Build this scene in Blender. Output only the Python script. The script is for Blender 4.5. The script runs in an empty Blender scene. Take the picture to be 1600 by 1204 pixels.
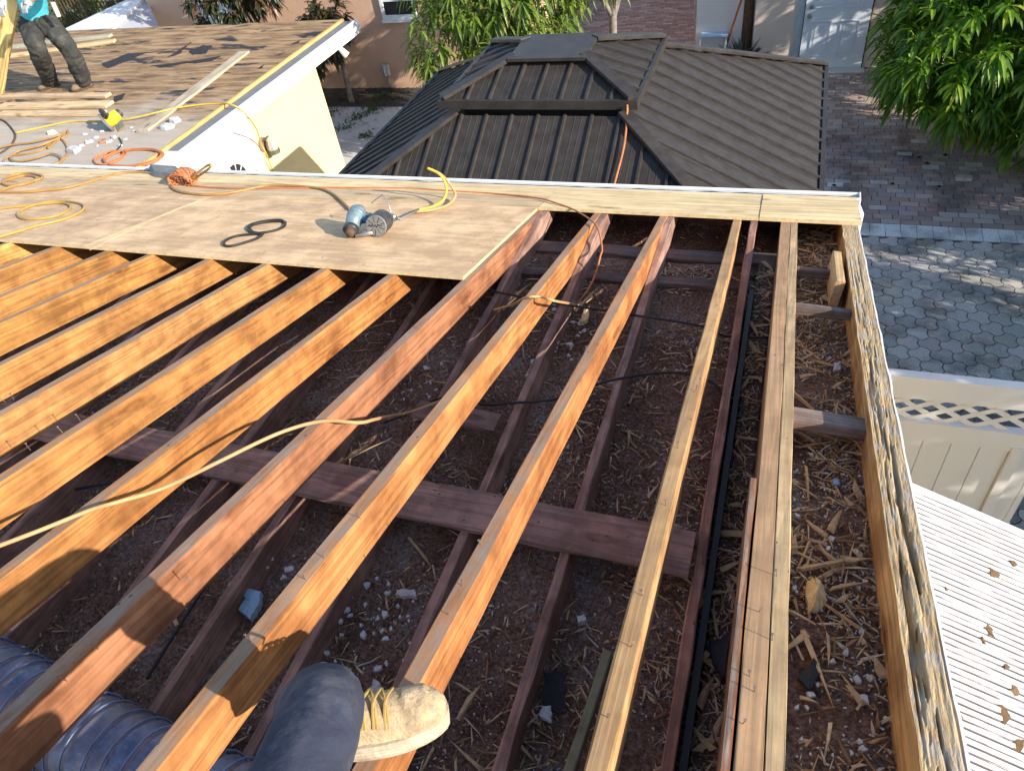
import bpy, bmesh, math, random
import numpy as np
from mathutils import Vector, Matrix, noise as mnoise
random.seed(7); RNG = np.random.default_rng(7)
R = math.radians
scene = bpy.context.scene
COL = scene.collection

# ------------------------------------------------------------------ camera
YAW, PIT, ROL, FPX = R(-24.8858804), R(42.5125406), R(10.05695631), 1125.0
CAM = Vector((0, 0, 5.1))
_f = Vector((math.sin(YAW)*math.cos(PIT), math.cos(YAW)*math.cos(PIT), -math.sin(PIT)))
_r = Vector((math.cos(YAW), -math.sin(YAW), 0)); _d = _f.cross(_r)
CR = math.cos(ROL)*_r + math.sin(ROL)*_d
CD = -math.sin(ROL)*_r + math.cos(ROL)*_d
cam = bpy.data.cameras.new('camera'); camo = bpy.data.objects.new('camera', cam); COL.objects.link(camo)
mw = Matrix((( CR.x, -CD.x, -_f.x, CAM.x), (CR.y, -CD.y, -_f.y, CAM.y), (CR.z, -CD.z, -_f.z, CAM.z), (0, 0, 0, 1)))
camo.matrix_world = mw
cam.sensor_width = 36; cam.lens = 36*FPX/1600; cam.clip_start = 0.02; cam.clip_end = 500
scene.camera = camo

# ------------------------------------------------------------------ sky, sun, exposure
LIGHT = Vector((-1.0, 0.28, -0.478)).normalized()
world = bpy.data.worlds.new('World'); scene.world = world; world.use_nodes = True
wn = world.node_tree.nodes; wl = world.node_tree.links
sky = wn.new('ShaderNodeTexSky'); sky.sky_type = 'NISHITA'; sky.sun_disc = False
sd = -LIGHT
sky.sun_elevation = math.asin(sd.z); sky.sun_rotation = math.atan2(sd.x, sd.y)
sky.air_density = 1.0; sky.dust_density = 0.6; sky.ozone_density = 1.2
wl.new(sky.outputs[0], wn['Background'].inputs[0]); wn['Background'].inputs[1].default_value = 0.15
sun = bpy.data.lights.new('sun', 'SUN'); sun.energy = 4.4; sun.angle = R(0.53); sun.color = (1, 0.92, 0.80)
suno = bpy.data.objects.new('sun', sun); COL.objects.link(suno)
suno.rotation_euler = LIGHT.to_track_quat('-Z', 'Y').to_euler()
scene.view_settings.view_transform = 'Standard'; scene.view_settings.look = 'None'
scene.view_settings.exposure = 1.0; scene.view_settings.gamma = 1
scene.view_settings.use_curve_mapping = False

# ------------------------------------------------------------------ projection helpers (pixel of the photo -> point on a real plane)
def ray(px, py): return CR*((px-800)/FPX) + CD*((py-602)/FPX) + _f
SL = 0.2504                                             # roof slope, falling away along +Y
def roof_z(y): return 3.791 - SL*y
SANG = math.atan(SL); RN = Vector((0, math.sin(SANG), math.cos(SANG)))
RDIR = Vector((0, math.cos(SANG), -math.sin(SANG)))
def on_roof(px, py, h=0.0):
    d = ray(px, py); t = (roof_z(0)+h-CAM.z)/(d.z+SL*d.y); return CAM + d*t
def on_z(px, py, z): d = ray(px, py); return CAM + d*((z-CAM.z)/d.z)
def on_y(px, py, y): d = ray(px, py); return CAM + d*(y/d.y)
def on_x(px, py, x): d = ray(px, py); return CAM + d*(x/d.x)
def to_px(p):
    v = Vector(p)-CAM; w = v.dot(_f)
    if w < 0.05: return (-9999, -9999)
    return (800+FPX*v.dot(CR)/w, 602+FPX*v.dot(CD)/w)

# ------------------------------------------------------------------ object helpers
WM = {}
def link(o, W, parent):
    COL.objects.link(o)
    if parent is not None:
        o.parent = parent; o.matrix_local = WM[parent.name].inverted() @ W
    else: o.matrix_world = W
    WM[o.name] = W.copy()
    return o
def tag(o, label=None, cat=None, group=None, kind=None):
    if label: o['label'] = label
    if cat: o['category'] = cat
    if group: o['group'] = group
    if kind: o['kind'] = kind
    return o
def empty(name, loc, label, cat, group=None, parent=None):
    o = bpy.data.objects.new(name, None); o.empty_display_size = 0.1
    link(o, Matrix.Translation(Vector(loc)), parent); return tag(o, label, cat, group)
def mesh(name, v, f, mats, mi=None, smooth=False):
    me = bpy.data.meshes.new(name); me.from_pydata([tuple(p) for p in v], [], f)
    for m in (mats if isinstance(mats, (list, tuple)) else [mats]): me.materials.append(m)
    if mi is not None: me.polygons.foreach_set('material_index', mi)
    if smooth: me.polygons.foreach_set('use_smooth', [True]*len(me.polygons))
    me.update(); return me
def obj(name, me, W=None, parent=None, color=None):
    o = bpy.data.objects.new(name, me)
    if color is not None: o.color = (*color, 1)
    return link(o, W if W is not None else Matrix.Identity(4), parent)
class MB:
    """collects shapes in world coordinates"""
    def __init__(s): s.v = []; s.f = []; s.mi = []
    def add(s, v, f, m=0):
        b = len(s.v); s.v += [Vector(p) for p in v]; s.f += [tuple(i+b for i in q) for q in f]; s.mi += [m]*len(f)
    def box(s, a, b, m=0):
        x0, y0, z0 = a; x1, y1, z1 = b
        s.add([(x0,y0,z0),(x1,y0,z0),(x1,y1,z0),(x0,y1,z0),(x0,y0,z1),(x1,y0,z1),(x1,y1,z1),(x0,y1,z1)],
              [(0,3,2,1),(4,5,6,7),(0,1,5,4),(1,2,6,5),(2,3,7,6),(3,0,4,7)], m)
    def obox(s, W, a, b, m=0):
        x0, y0, z0 = a; x1, y1, z1 = b
        s.add([W @ Vector(p) for p in [(x0,y0,z0),(x1,y0,z0),(x1,y1,z0),(x0,y1,z0),(x0,y0,z1),(x1,y0,z1),(x1,y1,z1),(x0,y1,z1)]],
              [(0,3,2,1),(4,5,6,7),(0,1,5,4),(1,2,6,5),(2,3,7,6),(3,0,4,7)], m)
    def tube(s, pts, r, n=8, m=0, cap=True):
        pts = [Vector(p) for p in pts]; k = len(pts)
        rr = r if isinstance(r, (list, tuple)) else [r]*k
        b = len(s.v); up = Vector((0,0,1)); prev = None
        for i, p in enumerate(pts):
            t = (pts[min(i+1,k-1)] - pts[max(i-1,0)])
            if t.length < 1e-9: t = Vector((0,0,1))
            t.normalize()
            if prev is None:
                a = t.cross(up)
                if a.length < 0.05: a = t.cross(Vector((1,0,0)))
            else: a = prev - t*prev.dot(t)
            a.normalize(); prev = a; c = t.cross(a)
            for j in range(n):
                an = 2*math.pi*j/n; s.v.append(p + (a*math.cos(an)+c*math.sin(an))*rr[i])
        for i in range(k-1):
            for j in range(n):
                s.f.append((b+i*n+j, b+i*n+(j+1)%n, b+(i+1)*n+(j+1)%n, b+(i+1)*n+j)); s.mi.append(m)
        if cap:
            s.f.append(tuple(b+j for j in reversed(range(n)))); s.mi.append(m)
            s.f.append(tuple(b+(k-1)*n+j for j in range(n))); s.mi.append(m)
    def build(s, name, mats, parent=None, origin=None, smooth=False, color=None):
        if origin is None:
            a = np.array([tuple(p) for p in s.v]); origin = Vector(((a[:,0].min()+a[:,0].max())/2, (a[:,1].min()+a[:,1].max())/2, a[:,2].min()))
        origin = Vector(origin)
        me = mesh(name, [p-origin for p in s.v], s.f, mats, s.mi, smooth)
        return obj(name, me, Matrix.Translation(origin), parent, color)
def frame(p, ydir, up=Vector((0,0,1))):
    y = Vector(ydir).normalized(); x = y.cross(Vector(up)).normalized(); z = x.cross(y)
    return Matrix(((x.x,y.x,z.x,p[0]),(x.y,y.y,z.y,p[1]),(x.z,y.z,z.z,p[2]),(0,0,0,1)))
def smooth_path(pts, sub=6):
    pts = [Vector(p) for p in pts]; out = []
    for i in range(len(pts)-1):
        p0 = pts[max(i-1,0)]; p1 = pts[i]; p2 = pts[i+1]; p3 = pts[min(i+2,len(pts)-1)]
        for k in range(sub):
            t = k/sub
            out.append(0.5*((2*p1)+(p2-p0)*t+(2*p0-5*p1+4*p2-p3)*t*t+(3*p1-p0-3*p2+p3)*t**3))
    out.append(pts[-1]); return out

# ------------------------------------------------------------------ materials
def N(nt, t, **kw):
    n = nt.nodes.new(t)
    for k, v in kw.items(): setattr(n, k, v)
    return n
def ramp(nt, stops, interp='LINEAR'):
    n = nt.nodes.new('ShaderNodeValToRGB'); n.color_ramp.interpolation = interp
    e = n.color_ramp.elements
    while len(e) > 1: e.remove(e[-1])
    e[0].position = stops[0][0]; e[0].color = (*stops[0][1], 1)
    for p, c in stops[1:]:
        q = e.new(p); q.color = (*c, 1)
    return n
def mixc(nt, a, b, fac, mode='MIX'):
    n = nt.nodes.new('ShaderNodeMix'); n.data_type = 'RGBA'; n.blend_type = mode
    for s, v in ((n.inputs[0], fac), (n.inputs[6], a), (n.inputs[7], b)):
        if hasattr(v, 'is_linked') or isinstance(v, bpy.types.NodeSocket): nt.links.new(v, s)
        elif isinstance(v, (int, float)): s.default_value = v
        else: s.default_value = (*v, 1)
    return n.outputs[2]
def base_mat(name):
    m = bpy.data.materials.new(name); m.use_nodes = True; nt = m.node_tree
    return m, nt, nt.nodes['Principled BSDF']
def coords(nt, scale=(1,1,1), rand=True, kind='Object', rot=(0,0,0)):
    tc = N(nt, 'ShaderNodeTexCoord'); mp = N(nt, 'ShaderNodeMapping'); mp.inputs['Scale'].default_value = scale
    mp.inputs['Rotation'].default_value = rot
    src = tc.outputs[kind]
    if rand:
        oi = N(nt, 'ShaderNodeObjectInfo'); mu = N(nt, 'ShaderNodeMath', operation='MULTIPLY'); mu.inputs[1].default_value = 37.0
        nt.links.new(oi.outputs['Random'], mu.inputs[0])
        va = N(nt, 'ShaderNodeVectorMath', operation='ADD'); nt.links.new(src, va.inputs[0]); nt.links.new(mu.outputs[0], va.inputs[1]); src = va.outputs[0]
    nt.links.new(src, mp.inputs[0]); return mp.outputs[0]
def noise_tex(nt, vec, scale, detail=4, rough=0.6, dist=0.0):
    n = N(nt, 'ShaderNodeTexNoise'); n.inputs['Scale'].default_value = scale; n.inputs['Detail'].default_value = detail
    n.inputs['Roughness'].default_value = rough; n.inputs['Distortion'].default_value = dist
    nt.links.new(vec, n.inputs['Vector']); return n.outputs['Fac']
def bump(nt, bs, h, strength=0.3, dist=0.01):
    b = N(nt, 'ShaderNodeBump'); b.inputs['Strength'].default_value = strength; b.inputs['Distance'].default_value = dist
    nt.links.new(h, b.inputs['Height']); nt.links.new(b.outputs[0], bs.inputs['Normal'])
def simple(name, col, rough=0.6, var=0.25, scale=8, bmp=0.15, metal=0.0, spec=0.4, dirt=None, dirt_scale=2.5, dirt_amt=0.5):
    m, nt, bs = base_mat(name); v = coords(nt)
    n1 = noise_tex(nt, v, scale, 5); r = ramp(nt, [(0.3, [c*(1-var) for c in col]), (0.7, [min(1, c*(1+var)) for c in col])])
    nt.links.new(n1, r.inputs[0]); out = r.outputs[0]
    if dirt:
        n2 = noise_tex(nt, v, dirt_scale, 6, 0.7); r2 = ramp(nt, [(0.5, (0,0,0)), (0.68, (dirt_amt,)*3)]); nt.links.new(n2, r2.inputs[0])
        out = mixc(nt, out, dirt, r2.outputs[0])
    nt.links.new(out, bs.inputs['Base Color']); bs.inputs['Roughness'].default_value = rough; bs.inputs['Metallic'].default_value = metal
    bs.inputs['Specular IOR Level'].default_value = spec
    if bmp: bump(nt, bs, noise_tex(nt, v, scale*4, 5), bmp)
    return m
def wood(name, dark=0.55, light=1.25, grain=30.0, stretch=0.045, knots=True, weather=0.0, wcol=(0.30,0.26,0.22), stain=0.3, rough=0.75, bmp=0.25, axis=1, rings=0.5):
    """grain along the local axis; colour of the piece comes from the object's own colour"""
    m, nt, bs = base_mat(name)
    oi = N(nt, 'ShaderNodeObjectInfo')
    sc = [1,1,1]; sc[axis] = stretch
    v = coords(nt, sc)
    fine = noise_tex(nt, v, grain*5, 6, 0.75)
    big = noise_tex(nt, v, grain*0.5, 3, 0.5, 0.6)
    wv = N(nt, 'ShaderNodeMath', operation='MULTIPLY'); wv.inputs[1].default_value = 38.0; nt.links.new(big, wv.inputs[0])
    sn = N(nt, 'ShaderNodeMath', operation='SINE'); nt.links.new(wv.outputs[0], sn.inputs[0])
    hs = N(nt, 'ShaderNodeMath', operation='MULTIPLY_ADD'); hs.inputs[1].default_value = 0.5*rings; hs.inputs[2].default_value = 0.5; nt.links.new(sn.outputs[0], hs.inputs[0])
    ad = N(nt, 'ShaderNodeMath', operation='ADD'); nt.links.new(hs.outputs[0], ad.inputs[0]); nt.links.new(fine, ad.inputs[1])
    hf = N(nt, 'ShaderNodeMath', operation='MULTIPLY'); hf.inputs[1].default_value = 0.5; nt.links.new(ad.outputs[0], hf.inputs[0])
    r = ramp(nt, [(0.28, (dark,)*3), (0.5, (0.95,)*3), (0.72, (light,)*3)]); nt.links.new(hf.outputs[0], r.inputs[0])
    col = mixc(nt, oi.outputs['Color'], r.outputs[0], 1.0, 'MULTIPLY')
    v2 = coords(nt, (1,1,1))
    if stain:
        s2 = noise_tex(nt, v2, 5.0, 5, 0.65); rs = ramp(nt, [(0.40, (0.55,0.48,0.44)), (0.62, (1.1,1.08,1.05))]); nt.links.new(s2, rs.inputs[0])
        col = mixc(nt, col, mixc(nt, col, rs.outputs[0], 1.0, 'MULTIPLY'), stain*2 if stain < .5 else 1.0)
    if knots:
        kv = coords(nt, [7 if i != axis else 2.3 for i in range(3)])
        vo = N(nt, 'ShaderNodeTexVoronoi'); vo.inputs['Scale'].default_value = 1.0; nt.links.new(kv, vo.inputs['Vector'])
        rk = ramp(nt, [(0.05, (0.85,)*3), (0.10, (0.35,)*3), (0.13, (0.6,)*3), (0.2, (0,0,0))]); nt.links.new(vo.outputs['Distance'], rk.inputs[0])
        kc = mixc(nt, col, (0.35,0.22,0.12), 1.0, 'MULTIPLY')
        col = mixc(nt, col, kc, rk.outputs[0])
    if weather:
        w1 = noise_tex(nt, coords(nt, [3 if i != axis else .8 for i in range(3)]), 9.0, 6, 0.75)
        rw = ramp(nt, [(0.38, (0.15*weather,)*3), (0.62, (weather,)*3)]); nt.links.new(w1, rw.inputs[0])
        wc = mixc(nt, wcol, [c*1.45 for c in wcol], fine)
        col = mixc(nt, col, wc, rw.outputs[0])
        sp = N(nt, 'ShaderNodeTexVoronoi'); sp.inputs['Scale'].default_value = 22.0; nt.links.new(coords(nt, [1.0 if i != axis else .6 for i in range(3)]), sp.inputs['Vector'])
        r3 = ramp(nt, [(0.06, (0.8,)*3), (0.1, (0,0,0))]); nt.links.new(sp.outputs['Distance'], r3.inputs[0])
        col = mixc(nt, col, (0.05,0.04,0.035), r3.outputs[0])
    nt.links.new(col, bs.inputs['Base Color']); bs.inputs['Roughness'].default_value = rough; bs.inputs['Specular IOR Level'].default_value = 0.25
    bump(nt, bs, hf.outputs[0], bmp, 0.006)
    return m

M = {}
M['rafter'] = wood('rafter_wood', 0.58, 1.25, knots=True, stain=0.42)
M['rafter_top'] = wood('rafter_top_weathered', 0.7, 1.2, weather=0.95, wcol=(0.22,0.165,0.125), knots=False)
M['rafter_top2'] = wood('rafter_top_tan', 0.7, 1.2, weather=0.45, wcol=(0.30,0.20,0.12), knots=False)
M['old'] = wood('old_dark_wood', 0.6, 1.3, weather=0.35, wcol=(0.10,0.085,0.085), knots=True, stain=0.45)
M['new'] = wood('new_pine', 0.75, 1.12, grain=22, knots=True, stain=0.15, rings=0.7)
M['stud'] = wood('pine_pattern', 0.62, 1.12, grain=16, knots=True, stain=0.1, rings=1.0)
M['ply'] = wood('plywood_face', 0.82, 1.1, grain=9, stretch=0.09, knots=False, stain=0.3, rings=0.5, bmp=0.12, weather=0.16, wcol=(0.36,0.25,0.15))
M['plyedge'] = simple('plywood_edge', (0.62,0.46,0.24), 0.8, 0.2, 30)
def rot_mat():
    m, nt, bs = base_mat('rotten_wood'); v = coords(nt, (1,0.12,1)); v2 = coords(nt)
    a = noise_tex(nt, v, 40, 6, 0.75); b = noise_tex(nt, v2, 14, 6, 0.7)
    geo = N(nt, 'ShaderNodeNewGeometry'); sep = N(nt, 'ShaderNodeSeparateXYZ')
    r = ramp(nt, [(0.3, (0.17,0.095,0.045)), (0.5, (0.42,0.28,0.13)), (0.7, (0.55,0.42,0.25))]); nt.links.new(a, r.inputs[0])
    r2 = ramp(nt, [(0.45, (0,0,0)), (0.6, (0.7,)*3)]); nt.links.new(b, r2.inputs[0])
    c = mixc(nt, r.outputs[0], (0.36,0.31,0.26), r2.outputs[0])
    d = noise_tex(nt, coords(nt, (1,0.3,1)), 26, 5, 0.7); r3 = ramp(nt, [(0.66, (0,0,0)), (0.72, (.8,.8,.8))]); nt.links.new(d, r3.inputs[0])
    c = mixc(nt, c, (0.03,0.025,0.022), r3.outputs[0])
    nt.links.new(c, bs.inputs['Base Color']); bs.inputs['Roughness'].default_value = 0.9
    bump(nt, bs, a, 0.8, 0.01); return m
M['rot'] = rot_mat()
def floor_mat():
    m, nt, bs = base_mat('dusty_ceiling_boards'); v = coords(nt, rand=False)
    a = noise_tex(nt, v, 3.0, 10, 0.78); b = noise_tex(nt, v, 70, 6, 0.8)
    r = ramp(nt, [(0.34, (0.14,0.08,0.056)), (0.48, (0.29,0.165,0.115)), (0.58, (0.36,0.24,0.185)), (0.68, (0.42,0.39,0.40))]); nt.links.new(a, r.inputs[0])
    r2 = ramp(nt, [(0.36, (0.3,)*3), (0.5, (0.95,)*3), (0.66, (2.0,1.9,1.85))]); nt.links.new(b, r2.inputs[0])
    c = mixc(nt, r.outputs[0], r2.outputs[0], 1.0, 'MULTIPLY')
    vo = N(nt, 'ShaderNodeTexVoronoi'); vo.inputs['Scale'].default_value = 110; nt.links.new(v, vo.inputs['Vector'])
    r3 = ramp(nt, [(0.08, (1,1,1)), (0.13, (0,0,0))]); nt.links.new(vo.outputs['Distance'], r3.inputs[0])
    c3 = noise_tex(nt, v, 9, 3); r4 = ramp(nt, [(0.45, (0,0,0)), (0.6, (1,1,1))]); nt.links.new(c3, r4.inputs[0])
    mm = mixc(nt, (0,0,0), r3.outputs[0], r4.outputs[0])
    c = mixc(nt, c, (0.62,0.58,0.56), mm)
    nt.links.new(c, bs.inputs['Base Color']); bs.inputs['Roughness'].default_value = 0.95; bs.inputs['Specular IOR Level'].default_value = 0.15
    bump(nt, bs, b, 1.0, 0.03); return m
M['floor'] = floor_mat()
def island_mat(name, stops, rough=0.8, trans=0.0, grain=0):
    m, nt, bs = base_mat(name); g = N(nt, 'ShaderNodeNewGeometry'); r = ramp(nt, stops); nt.links.new(g.outputs['Random Per Island'], r.inputs[0])
    out = r.outputs[0]
    if grain:
        n = noise_tex(nt, coords(nt), grain, 4); r2 = ramp(nt, [(0.3, (0.75,)*3), (0.7, (1.2,)*3)]); nt.links.new(n, r2.inputs[0]); out = mixc(nt, out, r2.outputs[0], 1.0, 'MULTIPLY')
    nt.links.new(out, bs.inputs['Base Color']); bs.inputs['Roughness'].default_value = rough
    if trans:
        tb = N(nt, 'ShaderNodeBsdfTranslucent'); tc = mixc(nt, out, (1.5,1.7,0.5), 1.0, 'MULTIPLY'); nt.links.new(tc, tb.inputs['Color'])
        ms = N(nt, 'ShaderNodeMixShader'); ms.inputs[0].default_value = trans
        nt.links.new(bs.outputs[0], ms.inputs[1]); nt.links.new(tb.outputs[0], ms.inputs[2])
        nt.links.new(ms.outputs[0], nt.nodes['Material Output'].inputs['Surface'])
    return m
M['leaf'] = island_mat('mango_leaf', [(0, (0.05,0.12,0.012)), (0.5, (0.11,0.22,0.018)), (0.85, (0.20,0.33,0.025)), (1, (0.36,0.40,0.04))], 0.42, 0.40)
M['leaf_light'] = island_mat('pale_mango_leaf', [(0, (0.07,0.12,0.02)), (0.5, (0.13,0.20,0.03)), (0.9, (0.22,0.28,0.05)), (1, (0.32,0.24,0.08))], 0.42, 0.32)
M['leaf_dark'] = island_mat('dark_leaf', [(0, (0.02,0.03,0.012)), (0.6, (0.045,0.06,0.02)), (0.85, (0.10,0.05,0.03)), (1, (0.16,0.07,0.04))], 0.4, 0.2)
M['hedge'] = island_mat('hedge_leaf', [(0, (0.02,0.06,0.01)), (1, (0.06,0.14,0.02))], 0.5, 0.25)
M['agave'] = island_mat('spiky_leaf', [(0, (0.03,0.04,0.02)), (1, (0.07,0.075,0.04))], 0.5, 0.0)
M['splinter'] = island_mat('wood_splinter', [(0, (0.16,0.08,0.04)), (0.3, (0.30,0.16,0.075)), (0.55, (0.46,0.29,0.15)), (0.85, (0.62,0.46,0.27)), (1, (0.42,0.37,0.32))], 0.85, 0, 60)
M['grit'] = island_mat('grit', [(0, (0.15,0.085,0.06)), (0.40, (0.24,0.14,0.09)), (0.45, (0.45,0.43,0.44)), (0.8, (0.68,0.66,0.65)), (1, (0.45,0.31,0.19))], 0.9)
M['plaster'] = simple('plaster_chip', (0.50,0.49,0.48), 0.85, 0.15, 20, dirt=(0.25,0.2,0.17), dirt_scale=12)
M['felt'] = simple('black_roofing_felt', (0.022,0.022,0.026), 0.9, 0.3, 25, 0.4)
M['bark'] = simple('bark', (0.22,0.19,0.16), 0.9, 0.4, 14, 0.6)
M['bark_dark'] = simple('dark_bark', (0.09,0.055,0.035), 0.9, 0.4, 14, 0.6)
M['white'] = simple('white_paint', (0.80,0.80,0.79), 0.45, 0.03, 6, 0.03, dirt=(0.55,0.53,0.5), dirt_scale=4, dirt_amt=0.25)
M['gutter'] = simple('white_aluminium', (0.76,0.77,0.78), 0.35, 0.04, 6, 0.02, dirt=(0.4,0.39,0.37), dirt_scale=5, dirt_amt=0.35)
M['grey_metal'] = simple('grey_flashing', (0.42,0.43,0.44), 0.4, 0.12, 6, 0.05, metal=0.5)
M['vinyl'] = simple('vinyl', (0.72,0.68,0.655), 0.4, 0.03, 3, 0.02, dirt=(0.6,0.53,0.45), dirt_scale=3, dirt_amt=0.3)
M['cream'] = simple('cream_stucco', (0.77,0.61,0.32), 0.9, 0.04, 3, 0.35)
M['peach'] = simple('peach_stucco', (0.66,0.42,0.29), 0.9, 0.08, 2.5, 0.4)
M['beige'] = simple('beige_stucco', (0.66,0.54,0.45), 0.9, 0.06, 2.5, 0.4)
M['bluegrey'] = simple('bare_stucco_strip', (0.45,0.5,0.53), 0.9, 0.15, 12, 0.4)
M['door'] = simple('white_door_paint', (0.72,0.77,0.82), 0.4, 0.03, 3, 0.02)
M['steel'] = simple('steel', (0.5,0.48,0.45), 0.35, 0.15, 20, 0.05, metal=0.9)
M['nail'] = simple('rusty_nail', (0.30,0.22,0.17), 0.5, 0.3, 60, 0.1, metal=0.6)
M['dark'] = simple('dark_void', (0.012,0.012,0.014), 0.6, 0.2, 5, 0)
M['glass'] = simple('dark_glass', (0.02,0.025,0.03), 0.08, 0.1, 2, 0, spec=0.6)
M['black'] = simple('black_rubber', (0.018,0.017,0.018), 0.55, 0.2, 30, 0.1)
M['blackplastic'] = simple('black_plastic', (0.03,0.03,0.032), 0.45, 0.2, 20, 0.1, dirt=(0.2,0.18,0.15), dirt_scale=10, dirt_amt=0.4)
M['greycap'] = simple('worn_grey_cap', (0.16,0.155,0.15), 0.6, 0.15, 30, 0.1, dirt=(0.3,0.28,0.25), dirt_scale=14, dirt_amt=0.5)
M['teal'] = simple('pale_blue_metal', (0.20,0.29,0.32), 0.4, 0.15, 14, 0.05, metal=0.3, dirt=(0.12,0.1,0.08), dirt_scale=16, dirt_amt=0.5)
M['blue'] = simple('blue_plastic', (0.03,0.14,0.30), 0.4, 0.15, 14, 0.05)
M['yellow'] = simple('yellow_plastic', (0.75,0.50,0.02), 0.45, 0.1, 14, 0.05, dirt=(0.2,0.15,0.05), dirt_scale=12, dirt_amt=0.4)
M['yellowcord'] = simple('yellow_cord', (0.70,0.42,0.05), 0.5, 0.15, 20, 0.05)
M['hose'] = simple('amber_air_hose', (0.36,0.20,0.055), 0.4, 0.25, 9, 0.05, dirt=(0.14,0.09,0.05), dirt_scale=9, dirt_amt=0.6)
M['hose2'] = simple('yellow_brown_hose', (0.42,0.26,0.06), 0.42, 0.25, 9, 0.05, dirt=(0.2,0.12,0.05), dirt_scale=9, dirt_amt=0.5)
M['hosel'] = simple('pale_amber_hose', (0.52,0.28,0.12), 0.42, 0.15, 9, 0.05)
M['orange'] = simple('orange_cord', (0.48,0.16,0.055), 0.5, 0.2, 14, 0.05)
M['red'] = simple('red_plastic', (0.45,0.02,0.025), 0.4, 0.15, 8, 0.05)
M['denim'] = simple('dusty_dark_jeans', (0.030,0.035,0.060), 0.95, 0.25, 10, 0.35, dirt=(0.15,0.145,0.155), dirt_scale=8, dirt_amt=0.4)
M['trouser'] = simple('charcoal_work_trousers', (0.035,0.035,0.032), 0.95, 0.3, 8, 0.35, dirt=(0.13,0.12,0.10), dirt_scale=6, dirt_amt=0.5)
M['boot'] = simple('pale_tan_boot_leather', (0.40,0.295,0.175), 0.85, 0.3, 22, 0.6, dirt=(0.15,0.115,0.085), dirt_scale=15, dirt_amt=0.8)
M['sole'] = simple('cream_boot_sole', (0.42,0.35,0.25), 0.85, 0.2, 20, 0.3, dirt=(0.18,0.14,0.1), dirt_scale=14, dirt_amt=0.6)
M['boot_brown'] = simple('brown_boot_leather', (0.17,0.125,0.075), 0.8, 0.2, 12, 0.25)
M['lace'] = simple('lace', (0.30,0.20,0.06), 0.8, 0.2, 40, 0.2)
M['turq'] = simple('turquoise_shirt', (0.06,0.42,0.52), 0.9, 0.12, 6, 0.3)
M['greyshirt'] = simple('grey_shirt', (0.2,0.2,0.22), 0.9, 0.12, 6, 0.3)
M['skin'] = simple('skin', (0.45,0.27,0.18), 0.55, 0.06, 10, 0.05)
M['glove'] = simple('grey_glove', (0.32,0.32,0.33), 0.85, 0.15, 14, 0.2)
M['hair'] = simple('dark_hair', (0.02,0.015,0.012), 0.7, 0.3, 40, 0.4)
M['duct'] = None
def gaz_mat():
    m, nt, bs = base_mat('brown_painted_steel'); v = coords(nt, rand=True)
    a = noise_tex(nt, v, 9, 6, 0.7); r = ramp(nt, [(0.35, (0.027,0.022,0.019)), (0.65, (0.046,0.039,0.034))]); nt.links.new(a, r.inputs[0])
    b = noise_tex(nt, coords(nt, (18,18,18)), 12, 3, 0.8); r2 = ramp(nt, [(0.62, (0,0,0)), (0.75, (0.35,)*3)]); nt.links.new(b, r2.inputs[0])
    nt.links.new(mixc(nt, r.outputs[0], (0.10,0.088,0.078), r2.outputs[0]), bs.inputs['Base Color'])
    bs.inputs['Metallic'].default_value = 0.0; bs.inputs['Specular IOR Level'].default_value = 0.3; bs.inputs['Roughness'].default_value = 0.5
    bump(nt, bs, noise_tex(nt, v, 120, 3), 0.15, 0.002); return m
M['gaz'] = gaz_mat()
def sheath_mat():
    m, nt, bs = base_mat('stained_old_sheathing'); v = coords(nt, rand=False); g = coords(nt, (0.25,1.6,1), rand=False, rot=(0,0,R(8)))
    a = noise_tex(nt, g, 6, 8, 0.7, 0.4); r = ramp(nt, [(0.34, (0.09,0.05,0.026)), (0.48, (0.25,0.15,0.072)), (0.60, (0.38,0.25,0.13)), (0.75, (0.46,0.37,0.26))]); nt.links.new(a, r.inputs[0])
    b = noise_tex(nt, coords(nt, (0.4,1.5,1), rand=False, rot=(0,0,R(-25))), 2.6, 6, 0.62); r2 = ramp(nt, [(0.565, (0,0,0)), (0.60, (1,1,1))]); nt.links.new(b, r2.inputs[0])
    c = mixc(nt, r.outputs[0], (0.018,0.018,0.024), r2.outputs[0])
    sp = N(nt, 'ShaderNodeSeparateXYZ'); nt.links.new(v, sp.inputs[0])
    q = ramp(nt, [(0.56, (0.9,)*3), (0.72, (0,0,0))]); mr = N(nt, 'ShaderNodeMapRange'); mr.inputs[1].default_value = -3; mr.inputs[2].default_value = 3
    ad = N(nt, 'ShaderNodeMath', operation='MULTIPLY_ADD'); ad.inputs[1].default_value = 2.5; nt.links.new(noise_tex(nt, v, 0.9, 5), ad.inputs[0]); nt.links.new(sp.outputs[1], ad.inputs[2])
    nt.links.new(ad.outputs[0], mr.inputs[0]); nt.links.new(mr.outputs[0], q.inputs[0])
    c = mixc(nt, c, mixc(nt, (0.36,0.30,0.235), (0.52,0.455,0.38), a), q.outputs[0])
    nt.links.new(c, bs.inputs['Base Color']); bs.inputs['Roughness'].default_value = 0.9; bump(nt, bs, a, 0.4, 0.02); return m
M['sheath'] = sheath_mat()
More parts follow.
